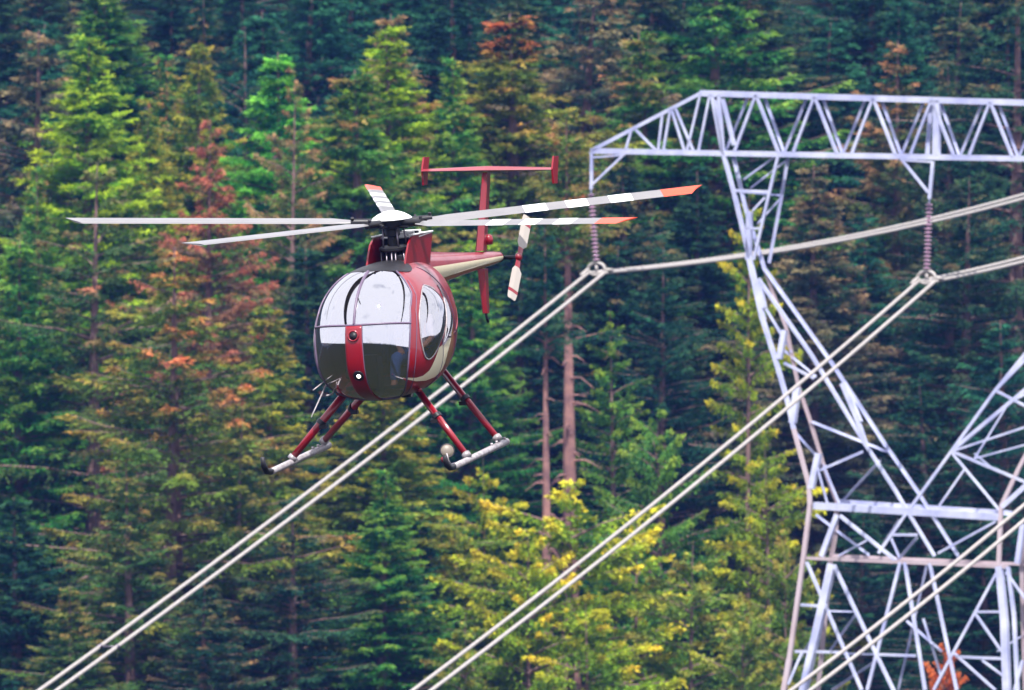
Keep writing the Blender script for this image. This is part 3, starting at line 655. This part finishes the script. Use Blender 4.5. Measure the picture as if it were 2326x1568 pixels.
# trims: seam, centre post, side door frame bands
def line_on(f, n, r, name, mt, parent, off=.01, nseg=8): return MB().tube([Pf(*f(i/n), off) for i in range(n+1)], r, nseg).build(name, mt, parent, True)
line_on(lambda u: (-azR(E0)*(1-u)+azR(E0)*u, E0), 50, .014, 'canopy_seam', TRIM, heli)
line_on(lambda u: (0, E0+(ET-E0)*u), 40, .017, 'centre_post', TRIM, heli)
line_on(lambda u: (-azR(EB)*(1-u)+azR(EB)*u, EB), 50, .012, 'canopy_seam', TRIM, heli)
for s_ in (-1, 1):
    line_on(lambda u: (s_*azR(EB+(ET-EB)*u), EB+(ET-EB)*u), 50, .009, 'canopy_edge', TRIM, heli)
    line_on(lambda u: (s_*NS, EB+(E0-EB)*u), 40, .008, 'strip_edge', TRIM, heli)
    line_on(lambda u: (s_*R(36-10*u), E0+(ET-E0)*u), 30, .014, 'inner_post', BLACK, heli, -.06)
patch(reg(-math.pi, math.pi, ET, R(89.4)), None, 80, 10, .008, 'roof_panel', BLACK, heli)
# door windows (bulged) with frames on both sides
def window(poly, s_, bulge, name, mt):
    ca = sum(p[0] for p in poly)/len(poly); ce = sum(p[1] for p in poly)/len(poly)
    # smooth the outline
    P_ = [np.array(p) for p in poly]; n_ = len(P_); out = []
    for i in range(n_):
        p0, p1, p2, p3 = P_[i-1], P_[i], P_[(i+1) % n_], P_[(i+2) % n_]
        for k in range(5):
            u = k/5; out.append(.5*((2*p1)+(-p0+p2)*u+(2*p0-5*p1+4*p2-p3)*u*u+(-p0+3*p1-3*p2+p3)*u**3))
    N = len(out); b = MB(); vs = []; rings = 10
    for j in range(rings+1):
        q = j/rings
        for p in out:
            vs.append(Pf(s_*(ca+(p[0]-ca)*q), ce+(p[1]-ce)*q, .006+bulge*(1-q**2.2)))
    b.add(vs, [(j*N+i, j*N+(i+1) % N, (j+1)*N+(i+1) % N, (j+1)*N+i) for j in range(rings) for i in range(N)])
    w = b.build(name, mt, heli, True)
    MB().ring([Pf(s_*p[0], p[1], .006) for p in out], .010, 8).build('frame', SKID, w, True)
    return w
for s_ in (-1, 1):
    window(win, s_, .13 if s_ > 0 else .02, 'door_window', WGLASS); window(win2, s_, .05 if s_ > 0 else .01, 'rear_window', WGLASS)
# painted stripes along the flank
def polypatch(pts, name, mt, off=.004):
    P_ = [ae(*p) for p in pts]
    return P_
def band(top, bot, name, mt, s_, off=.005):
    "surface strip between two traced lines of equal length"
    A = [ae(*p) for p in top]; B = [ae(*p) for p in bot]; n_ = len(A)-1; b = MB(); vs = []; m_ = 8; kk = 6
    for i in range(n_*kk+1):
        t_ = i/kk; j = min(int(t_), n_-1); u = t_-j
        a1 = [A[j][c]*(1-u)+A[j+1][c]*u for c in (0, 1)]; b1 = [B[j][c]*(1-u)+B[j+1][c]*u for c in (0, 1)]
        for k in range(m_+1):
            q = k/m_; vs.append(Pf(s_*(a1[0]*(1-q)+b1[0]*q), a1[1]*(1-q)+b1[1]*q, off))
    b.add(vs, [(i*(m_+1)+k, i*(m_+1)+k+1, (i+1)*(m_+1)+k+1, (i+1)*(m_+1)+k) for i in range(n_*kk) for k in range(m_)])
    return b.build(name, mt, heli, True)
for s_ in (-1, 1):
    band(Z1([(842,1330),(920,1328),(980,1310),(1030,1265),(1070,1190),(1110,1080),(1150,1040),(1200,960),(1215,900)]), Z1([(846,1342),(920,1354),(1000,1352),(1070,1325),(1120,1280),(1155,1210),(1180,1120),(1205,1020),(1216,930)]), 'cream_stripe', CREAM, s_)
    band(Z1([(1155,1215),(1180,1125),(1205,1025),(1217,935),(1222,870)]), Z1([(1190,1262),(1212,1180),(1226,1060),(1232,960),(1234,880)]), 'gold_stripe', GOLD, s_)
    # small knobs: door handle, hinge, marker light
    disc_on(s_*R(52), R(-38), [(.035, 0), (.03, .02), (.015, .03)], 'marker_light', RED, heli)
    disc_on(s_*R(100), R(4), [(.02, 0), (.02, .035), (.01, .04)], 'door_hinge', STEELD, heli)
    line_on(lambda u: (s_*R(84), R(-48+100*u)), 30, .006, 'door_seam', TRIM, heli, .004)
    line_on(lambda u: (s_*(azR(R(-45+100*u))+R(6)), R(-45+100*u)), 30, .005, 'frame_seam', TRIM, heli, .003)
    line_on(lambda u: (s_*R(134), R(-50+110*u)), 30, .005, 'rear_seam', TRIM, heli, .003)
    for e_ in (-34, 30): disc_on(s_*R(88), R(e_), [(.018, 0), (.018, .012), (.01, .016)], 'latch', STEELD, heli, 12, .0)
patch(reg(R(-60), R(60), R(-89), R(-56)), None, 40, 14, .006, 'belly_panel', GOLD, heli)
# cabin interior
b = MB(); b.box((0, -.05, .0), (1.15, .06, .95)); b.box((0, -.62, -.56), (.8, 1.0, .04)); b.build('cabin_bulkhead', DARK, heli)
for s_ in (-1, 1):
    b = MB(); b.box((s_*.33, -.42, -.42), (.46, .5, .14)); b.box((s_*.33, -.18, -.08), (.46, .12, .66), Matrix.Rotation(R(-10), 3, 'X')); b.box((s_*.33, -.13, .33), (.24, .1, .18)); b.build('seat', SEATM, heli, False, .03)
b = MB(); b.box((0, -1.28, -.38), (.26, .22, .52)); b.box((0, -1.22, -.06), (.36, .14, .18)); b.build('instrument_console', BLACK, heli, False, .02)
# doghouse fairing round the mast
DX = .255
prof = [bpt(x, y, 0, DX) for x, y in ((919,606),(922,580),(927,553),(934,538),(944,533),(980,529),(974,612))]
b = MB()
for s_ in (-1, 1):
    pl = [Vector((s_*DX, p.y, p.z)) for p in prof]; b.prism(pl, (-.012, 0, 0), (.012, 0, 0))
pl = [Vector((0, p.y, p.z)) for p in prof]
dog = b.build('mast_fairing', RED, heli)
top = MB(); p4, p5, p6 = prof[3], prof[5], prof[6]
top.prism([Vector((-DX-.014, .22, p5.z)), Vector((DX+.014, .22, p5.z)), Vector((DX+.014, p5.y+.01, p5.z)), Vector((-DX-.014, p5.y+.01, p5.z))], (0, 0, 0), (0, 0, .022))
top.box((.08, p5.y-.35, p5.z+.05), (.22, .3, .05))
for s_ in (-1, 1): top.prism([Vector((s_*DX-.03, p4.y, p4.z+.012)), Vector((s_*DX+.03, p4.y, p4.z+.012)), Vector((s_*DX+.03, p5.y, p5.z+.012)), Vector((s_*DX-.03, p5.y, p5.z+.012))], (0, 0, 0), (0, 0, .02))
top.build('fairing_top', WHITE, dog, False, .008)
b = MB(); b.box((0, p6.y-.03, (p5.z+p6.z)/2), (2*DX-.03, .03, p5.z-p6.z-.01)); b.build('rear_panel', RED, dog)
b = MB(); b.box((0, .32, .98), (2*DX-.04, .03, .55)); b.build('firewall', DARK, dog)
# mast, swashplate, push rods
b = MB(); b.lathe([(.10, .70), (.10, .86), (.13, .88), (.13, .93), (.075, .95), (.07, 1.22), (.095, 1.24), (.095, 1.33), (.05, 1.34)], (0, 0, 0), 20)
b.lathe([(.17, 1.04), (.19, 1.06), (.19, 1.09), (.16, 1.11)], (0, 0, 0), 20); mast = b.build('mast', BLACK, heli, 'auto')
b = MB()
for a_ in (20, 95, 165, 235, 310):
    c_, s2 = math.cos(R(a_)), math.sin(R(a_)); b.tube([(.17*c_, .17*s2, 1.06), (.14*c_, .14*s2, 1.34)], .011, 6)
for x_, y_ in ((-.16, -.10), (-.06, -.18), (.07, -.18), (.16, -.08), (.02, -.2)):
    b.tube([(x_, y_, .68), (x_*.9, y_*.8, 1.04)], .012, 6); b.lathe([(.028, .70), (.018, .78), (.012, .80)], (x_, y_, 0), 10)
b.tube([(-.2, -.05, .84), (.2, -.08, .86)], .014, 6); b.build('push_rods', STEELD, mast, True)
b = MB(); b.box((-.10, -.1, .80), (.12, .12, .14)); b.box((.10, -.08, .92), (.10, .10, .16)); b.box((0, .12, .85), (.34, .16, .26)); b.build('gearbox', BLACK, mast, False, .015)
# ------- rotor: hub, grips, five blades at their own azimuths
hub = MB().lathe([(.07, -.07), (.17, -.06), (.20, -.02), (.20, .03), (.12, .05)], (0, 0, HUBZ), 20).build('rotor_hub', BLACK, heli, 'auto')
cp = MB().lathe([(.262, .045), (.262, .052), (.235, .075), (.17, .115), (.09, .145), (.02, .155)], (0, 0, HUBZ), 40).build('hub_cap', WHITE, hub, True)
def dirb(x1, y1, R_=4.12):
    "unit body-frame direction from hub whose tip (radius R_) is seen at pixel"
    dx = (x1-890)/PXM; dz = (506-y1)/PXM; return dx, dz
BL = [ # tip x, tip y, towards camera?, pitch deg (leading edge up), sides
 (148, 505, 0, -17), (452, 564, -1, -13), (1602, 421, 1, 24), (1437, 504, -1, 15), (826, 408, 1, 6)]
RL = 4.12
for i, (tx, ty, sg, pit) in enumerate(BL):
    dx, dz = dirb(tx, ty); yy = sg*math.sqrt(max(RL*RL-dx*dx-dz*dz, 0)) if sg else -.2
    span = (MI @ Vector((dx, yy, dz))).normalized(); upb = Vector((0, 0, 1))
    tang = upb.cross(span).normalized()          # direction of travel, seen from above counter-clockwise
    q = Quaternion(span, R(pit)); lead = q @ tang; nrm = span.cross(lead).normalized()
    if nrm.z < 0: nrm = -nrm
    C0 = Vector((0, 0, HUBZ))
    def sect(r, ch, le=.27, th=.012):
        c = C0 + span*r; return [c+lead*(ch*le), c+lead*(ch*.12)+nrm*th, c-lead*(ch*.25)+nrm*th*.7, c-lead*(ch*(1-le)), c-lead*(ch*.25)-nrm*th*.5, c+lead*(ch*.12)-nrm*th*.8]
    b = MB(); b.tube([C0+span*.12, C0+span*.3, C0+span*.52], [.055, .05, .045], 10); b.box(C0+span*.42, (.05, .05, .05)); b.tube([C0+span*.30-lead*.03, C0+span*.34+lead*.13], .016, 6); b.tube([C0+span*.5+nrm*.07+lead*.02, C0+span*.5-nrm*.05-lead*.02], .022, 8)
    b.box(C0+span*.25-nrm*.035, (.16, .16, .02), Matrix((span, lead, nrm)).transposed())
    b.build('blade_grip', BLACK, hub, 'auto')
    CH = .195
    def strip_b(rs, name, mt, parent, tipcut=False):
        vs = []
        for k, r in enumerate(rs):
            ch = CH if r > .75 else .09+(r-.45)/.3*(CH-.09); s_ = sect(r, ch)
            if tipcut and k == len(rs)-1: s_ = [v - span*(.22*(1-j)) for v, j in zip(s_, (0, .2, .6, 1, .6, .2))] if sg <= 0 and tx < 890 else [v - span*(.20*j) for v, j in zip(s_, (0, .2, .6, 1, .6, .2))]
            vs += s_
        m_ = len(rs); fs = [(k*6+j, k*6+(j+1) % 6, (k+1)*6+(j+1) % 6, (k+1)*6+j) for k in range(m_-1) for j in range(6)]+[(0,1,2,3,4,5), tuple((m_-1)*6+j for j in (5,4,3,2,1,0))]
        return MB().add(vs, fs).build(name, mt, parent)
    blade = strip_b([.45, .6, .75, 1.2, 2, 3.55] + ([] if tx > 800 else [RL]), 'rotor_blade', GREY, heli, tx <= 800)
    if tx > 800:
        strip_b([3.553, RL], 'orange_tip', ORANGE, blade, True)
        for r0, r1 in ((1.72, 2.02), (2.28, 2.56), (2.85, 3.15)):
            b = MB(); s1 = sect(r0, CH*1.01, .275, .0145); s2 = sect(r1, CH*1.01, .275, .0145)
            b.add(s1+s2, [(j, (j+1) % 6, 6+(j+1) % 6, 6+j) for j in range(6)]+[(0,1,2,3,4,5),(6,7,8,9,10,11)]); b.build('white_band', WHITE, blade)
# ------- tail boom in three painted strips
e1 = bpt(1133, 584, 0, 0); r1 = bpt(1000, 608, 0, 0); ax = (e1-r1).normalized(); r0 = r1 - ax*1.25; print('boom', r0, r1, e1)
def boomstrip(a0, a1, name, mt, da=0):
    b = MB(); n1 = 14; N = 12; vs = []
    up = (Vector((0, 0, 1)) - ax*ax.z).normalized(); sd = ax.cross(up)*-1
    if sd.x < 0: sd = -sd
    for i in range(n1+1):
        u = i/n1; c = r0*(1-u)+e1*u; rr = .10*(1-u)**2 + .115*(1-u)+.08
        if i == n1: rr *= .8
        for k in range(N+1):
            t_ = R(a0+(a1-a0)*k/N); vs.append(c + (sd*math.cos(t_)+up*math.sin(t_))*rr)
    b.add(vs, [(i*(N+1)+k, i*(N+1)+k+1, (i+1)*(N+1)+k+1, (i+1)*(N+1)+k) for i in range(n1) for k in range(N)])
    if a1-a0 > 170 and name == 'tail_boom': pass
    return b.build(name, mt, heli, True)
boom = boomstrip(12, 168, 'tail_boom', RED)
for a0, a1 in ((-28, 12), (168, 208)): o = boomstrip(a0, a1, 'cream_stripe', CREAM); o.parent = boom
o = boomstrip(-152, -28, 'gold_underside', GOLD); o.parent = boom
MB().lathe([(.06, -.01), (.075, 0), (.06, .04)], e1, 16, ax.to_track_quat('Z', 'Y').to_matrix()).build('boom_end', BLACK, boom, True)
# ------- fins and stabiliser
def fin(name, pts, half, parent, mt=RED, thick=None):
    "swept surface: list of (front point, rear point) sections with half thickness along x"
    b = MB(); vs = []
    for (a, c), h in zip(pts, half):
        a, c = Vector(a), Vector(c); m_ = a*.7+c*.3; xx = Vector((1, 0, 0))
        vs += [a, m_+xx*h, c+xx*h*.2, c-xx*h*.2, m_-xx*h]
    n_ = len(pts); b.add(vs, [(i*5+k, i*5+(k+1) % 5, (i+1)*5+(k+1) % 5, (i+1)*5+k) for i in range(n_-1) for k in range(5)]+[(4,3,2,1,0), tuple((n_-1)*5+k for k in range(5))])
    return b.build(name, mt, parent)
YF = (bpt(1082, 571, 0, 0), bpt(1104, 569, 0, 0)); YT = (bpt(1096, 392, 0, 0), bpt(1113, 392, 0, 0)); print('fin', YF, YT)
uf = fin('upper_fin', [YF, YT], [.055, .04], heli)
LT = (bpt(1086, 611, 0, 0), bpt(1107, 610, 0, 0)); LB = (bpt(1097.6, 712, 0, 0), bpt(1110.7, 712, 0, 0))
lf = fin('lower_fin', [LT, LB], [.05, .035], heli)
s0 = bpt(1104, 712, 0, 0); MB().tube([s0, bpt(1106, 724, 0, 0), bpt(1109, 731, 0, 0)], [.02, .018, .02], 8).build('tail_skid', BLACK, lf, True)
disc = bpt(1110, 545, 0, .03); MB().lathe([(.05, -.06), (.06, 0), (.05, .05), (.02, .07)], disc, 16).build('beacon', RED, uf, True)
HM = (YT[0]+YT[1])/2; cL = bpt(963, 387, 1, HM.y-.03); cR = bpt(1260, 383, 1, HM.y+.03)
b = MB()
def stabsec(c, ch, th): return [c+Vector((0, -ch*.55, 0)), c+Vector((0, -ch*.2, th)), c+Vector((0, ch*.45, th*.1)), c+Vector((0, -ch*.1, -th))]
sec = [stabsec(cL, .26, .02), stabsec((cL*.5+cR*.5)+Vector((0, 0, .012)), .40, .04), stabsec(cR, .26, .02)]
b.add(sum(sec, []), [(i*4+k, i*4+(k+1) % 4, (i+1)*4+(k+1) % 4, (i+1)*4+k) for i in range(2) for k in range(4)]+[(3,2,1,0), (8,9,10,11)])
st = b.build('stabiliser', RED, heli)
for pts, s_ in (([(962,357),(973.7,357),(971,385),(969,420),(961,421),(958,386)], cL), ([(1256.7,354.5),(1267,354.5),(1265,400),(1264.5,417),(1256.7,417),(1253.5,384)], cR)):
    # end plates lie in the body's fore-aft plane; canted a little
    P3 = [bpt(x, y, 0, s_.x) for x, y in pts]; 
    e_ = MB().prism(P3, (-.012, 0, 0), (.012, 0, 0)).build('end_plate', RED, st)
# ------- tail rotor
th_ = bpt(1178, 584, 0, .24); shaft0 = Vector((0, th_.y, th_.z)); print('tail hub', th_)
tr_ = MB().tube([bpt(1130, 584, 0, 0), Vector((.0, th_.y-.02, th_.z))], [.06, .05], 10).tube([shaft0, th_+Vector((.03, 0, 0))], .028, 10).build('tail_gearbox', BLACK, heli, True)
th2 = MB().lathe([(.05, -.03), (.06, 0), (.04, .04)], th_, 12, Vector((1, 0, 0)).to_track_quat('Z', 'Y').to_matrix()).build('tail_rotor_hub', RED, tr_, True)
for sgn, ang in ((1, 46), (-1, 46)):
    d_ = Vector((0, math.cos(R(ang))*sgn, math.sin(R(ang))*sgn)); n_ = Vector((0, -math.sin(R(ang)), math.cos(R(ang)))); xx = Vector((1, 0, 0))
    def tsec(r, ch, p=None):
        p = R(32)*-sgn
        c = th_+d_*r; l_ = n_*math.cos(p)+xx*math.sin(p)*sgn; k_ = xx*math.cos(p); return [c+l_*ch*.4, c+k_*.01, c-l_*ch*.6, c-k_*.01]
    def tb(rs, nm, mt, par):
        v = sum([tsec(r, c) for r, c in rs], []); k = len(rs)
        return MB().add(v, [(i*4+j, i*4+(j+1) % 4, (i+1)*4+(j+1) % 4, (i+1)*4+j) for i in range(k-1) for j in range(4)]+[(3,2,1,0), tuple(4*(k-1)+j for j in range(4))]).build(nm, mt, par)
    bl = tb([(.16, .08), (.22, .16), (.52, .16)], 'tail_blade', BEIGE, tr_); tb([(.523, .162), (.57, .162)], 'tip_band', RED, bl); tb([(.572, .16), (.66, .14), (.68, .11)], 'tip', BEIGE, bl); tb([(.03, .07), (.16, .085)], 'root_cuff', RED, bl)
# ------- landing gear
SK = 1.16
def skid(s_, fx, fy, rx, ry, toe):
    A = bpt(fx, fy, 0, s_*SK); B = bpt(rx, ry, 0, s_*SK); A.x = B.x = s_*SK
    d = (A-B).normalized(); upv = (Vector((0, 0, 1))-d*d.z).normalized(); T = [bpt(x, y, 0, s_*SK) for x, y in toe]
    o = MB().tube([B, B+d*.02, A], [.03, .045, .042], 12).build('skid_tube', SKID, heli, True)
    MB().tube([A+d*-.02]+T, [.042]+[.038]*(len(T)-1)+[.028], 12).build('skid_toe', BLACK, o, True)
    for q_ in (.1, .42, .62): MB().tube([B+d*q_+upv*.035, B+d*q_+upv*.07], .019, 8).build('skid_bolt', SKID, o, True)
    return A, B, o
A1, B1, sk1 = skid(-1, 615, 1072, 748, 1011, [(605, 1071), (599, 1058), (596, 1040)])
A2, B2, sk2 = skid(1, 1030, 1061, 1152, 1003, [(1022, 1063), (1014, 1055), (1010, 1036)])
print('skids', A1, B1, A2, B2)
def leg(p0, p1, s_, x0, clampt):
    a = bpt(*p0, 0, s_*x0); c = bpt(*p1, 0, s_*SK); c.x = s_*SK
    d = (c-a); a2 = a - d.normalized()*.22
    o = MB().tube([a2, a+d*.5, c], [.052, .048, .043], 12, True, .75).build('landing_leg', RED, heli, True)
    q = a+d*clampt; b = MB(); b.tube([q-d.normalized()*.03, q+d.normalized()*.03], .062, 12); b.box(q+Vector((-.03*s_, -.03, -.05)), (.09, .06, .05)); b.build('clamp', BLACK, o, 'auto')
    b = MB(); b.tube([c-d.normalized()*.05, c+d.normalized()*.01], .058, 12); b.build('foot', SKID, o, True)
leg((779, 900), (662, 1043), -1, .50, .42); leg((818, 908), (735, 1003), -1, .42, .2)
leg((948, 886), (1062, 1037), 1, .40, .40); leg((1016, 855), (1132, 998), 1, .42, .36)
# mirror on the right skid toe
mp_ = bpt(1016, 1024, 0, SK-.02); mo = MB().lathe([(.078, -.02), (.086, -.01), (.082, .0), (.05, .014), (.01, .018)], mp_, 24, (MI @ Vector((.1, -1, .25))).to_track_quat('Z', 'Y').to_matrix()).build('mirror', LAMPG, heli, True)
mn_ = (MI @ Vector((.1, -1, .25))).to_track_quat('Z', 'Y').to_matrix(); MB().ring([mp_ + mn_ @ Vector((.086*math.cos(q_*math.pi/16), .086*math.sin(q_*math.pi/16), -.005)) for q_ in range(32)], .009, 6).build('rim', BLACK, mo, True)
MB().tube([mp_+Vector((0, -.03, -.03)), bpt(1018, 1045, 0, SK), bpt(1024, 1055, 0, SK), bpt(1036, 1052, 0, SK)], .011, 8).build('stalk', SKID, mo, True)
MB().tube([bpt(1004, 1045, 0, SK-.05), bpt(1011, 1043, 0, SK-.02)], .035, 10).build('beacon', RED, mo, True)
# belly fittings: antennas, step lamp, hook
b = MB(); b.tube([bpt(741, 874, 0, -.55), bpt(707, 948, 0, -.6)], [.012, .008], 6); b.tube([bpt(735, 868, 0, -.55), bpt(711, 887, 0, -.62)], .008, 6); b.build('whip_antenna', SKID, heli, True)
b = MB(); b.tube([bpt(759, 885, 0, -.45), bpt(755, 896, 0, -.45), bpt(742, 899, 0, -.47)], .012, 6); b.build('footstep', SKID, heli, True)
b = MB(); b.tube([bpt(936, 880, 0, .3), bpt(933, 900, 0, .3)], [.03, .02], 8); b.build('drain_pipe', WHITE, heli, True)
b = MB(); b.box(bpt(925, 893, 0, .25), (.12, .14, .10)); b.build('belly_fitting', BLACK, heli, False, .01)
b = MB(); b.box(bpt(870, 903, 0, .0), (.05, .3, .05)); b.build('belly_strake', BLACK, heli, False, .01)
b = MB(); b.tube([Pf(R(-1), R(40), .01), Pf(R(3), R(33), .03)], .006, 6); b.build('yaw_string', BLACK, heli)

# ------------------------------------------------------------------ pilot (seated inside, head just under the roof)
pil = empty('person', heli.matrix_world @ Vector((0, 0, 0)), 'pilot in pale shirt, white helmet and blue jeans sitting behind the canopy at the controls', 'person')
pil.location = rootloc; pil.rotation_euler = Mrot.to_euler()
def skin(name, nodes, edges, mt, parent, sub=2):
    me = bpy.data.meshes.new(name); me.from_pydata([n_[0] for n_ in nodes], edges, []); o = bpy.data.objects.new(name, me); col.objects.link(o); o.parent = parent
    md = o.modifiers.new('skin', 'SKIN'); md.use_smooth_shade = True
    for i, n_ in enumerate(nodes):
        r = n_[1]; me.skin_vertices[0].data[i].radius = (r, r) if not isinstance(r, tuple) else r
    me.skin_vertices[0].data[0].use_root = True
    s_ = o.modifiers.new('sub', 'SUBSURF'); s_.levels = sub; s_.render_levels = sub; me.materials.append(mt); return o
PX_, PY_, PZ_ = .33, -.42, -.27
N = lambda x, y, z, r: ((PX_+x, PY_+y, PZ_+z), r)
# body: pelvis spine neck head arms hands
nodes = [N(0,0,0,(.16,.12)), N(0,.06,.25,(.15,.11)), N(0,.08,.45,(.17,.12)), N(0,.06,.56,.06), N(0,.04,.68,.095), N(0,.03,.78,.085),
 N(.18,.06,.48,.06), N(.24,-.05,.24,.045), N(.17,-.27,.14,.035), N(.15,-.34,.13,.035),
 N(-.18,.06,.48,.06), N(-.24,-.03,.22,.045), N(-.12,-.25,.12,.035), N(-.09,-.32,.10,.035),
 N(.10,-.02,-.01,.09), N(.13,-.42,.05,.07), N(.13,-.56,-.26,.05), N(.13,-.66,-.30,.035),
 N(-.10,-.02,-.01,.09), N(-.13,-.42,.05,.07), N(-.13,-.56,-.26,.05), N(-.13,-.66,-.30,.035)]
edges = [(0,1),(1,2),(2,3),(3,4),(4,5),(2,6),(6,7),(7,8),(8,9),(2,10),(10,11),(11,12),(12,13),(0,14),(14,15),(15,16),(16,17),(0,18),(18,19),(19,20),(20,21)]
for h, sx in ((9, 1), (13, -1)):
    bx, by, bz = [nodes[h][0][k]-(PX_, PY_, PZ_)[k] for k in range(3)]
    for k in range(4):
        i0 = len(nodes); o_ = (k-1.5)*.02; ln = (.075, .085, .08, .06)[k]
        nodes += [N(bx+o_, by-.03, bz+.01, .010), N(bx+o_, by-.03-ln*.55, bz-.005, .009), N(bx+o_*.9, by-.03-ln*.6, bz-.04, .008)]; edges += [(h, i0), (i0, i0+1), (i0+1, i0+2)]
    i0 = len(nodes); nodes += [N(bx-sx*.035, by-.01, bz+.005, .011), N(bx-sx*.05, by-.045, bz-.015, .009)]; edges += [(h, i0), (i0, i0+1)]
skin('body', nodes, edges, SKINM, pil, 1)
def clothe(name, idx, eds, grow, mt):
    nn = [(nodes[i][0], tuple(q*grow for q in nodes[i][1]) if isinstance(nodes[i][1], tuple) else nodes[i][1]*grow) for i in idx]; mp2 = {i: j for j, i in enumerate(idx)}
    skin(name, nn, [(mp2[a], mp2[b]) for a, b in eds], mt, pil, 2)
clothe('shirt', [1, 2, 6, 7, 10, 11, 0], [(1,2),(2,6),(6,7),(2,10),(10,11),(0,1)], 1.18, SHIRT)
clothe('jeans', [0, 14, 15, 16, 18, 19, 20], [(0,14),(14,15),(15,16),(0,18),(18,19),(19,20)], 1.22, DENIM)
hc = Vector((PX_, PY_+.035, PZ_+.76)); b = MB(); b.lathe([(.125, -.06), (.135, 0), (.128, .06), (.10, .105), (.05, .13), (.01, .137)], hc, 24); b.build('helmet', WHITE, pil, True)
b = MB(); b.lathe([(.012, 0), (.014, .03), (.002, .045)], hc+Vector((0, -.125, -.10)), 8, Matrix.Rotation(R(70), 3, 'X')); b.box(hc+Vector((0, -.098, -.145)), (.05, .012, .008)); b.build('nose_and_mouth', SKINM, pil, True)
b = MB()
for s_ in (-1, 1): b.lathe([(.014, 0), (.012, .008)], hc+Vector((s_*.035, -.105, -.07)), 10, Matrix.Rotation(R(90), 3, 'X'))
b.build('eyes', BLACK, pil)

# ------------------------------------------------------------------ woods on the far bank behind the photographer (seen mirrored in the canopy)
b = MB(); rw = random.Random(9)
for q_ in range(420):
    x = rw.uniform(-420, 420); y = -250 - rw.uniform(0, 70); h = rw.uniform(6, 13)*(1 if rw.random() < .8 else 1.35); g_ = ground_z(x, y)
    for t_ in range(5):
        f0 = t_/5; r_ = (1-f0)*h*.22*rw.uniform(.8, 1.2); b.lathe([(r_, g_+h*(f0*.95+.04)), (r_*.55, g_+h*(f0*.95+.14)), (.05, g_+h*min(1, f0*.95+.30))], (x, y, 0), 7)
tag(b.build('woods', principled('far_woods_green', (.015, .032, .018), .95, 0, 0, .4, .4, (.03, .05, .02), .3, 0)), kind='stuff')

# ------------------------------------------------------------------ thin blue air
m, t, o = mat('haze_air'); v = nd(t, 'ShaderNodeVolumePrincipled'); v.inputs['Color'].default_value = (.13, .27, 1, 1); v.inputs['Density'].default_value = .00013; v.inputs['Anisotropy'].default_value = .2
t.links.new(v.outputs[0], o.inputs['Volume'])
hz = MB().box((0, 120, 63), (1050, 1210, 190)).build('haze', m); tag(hz, kind='stuff')
print('trees', tcount, 'leaves', {k: [q[2] for q in v] for k, v in VAR.items()})
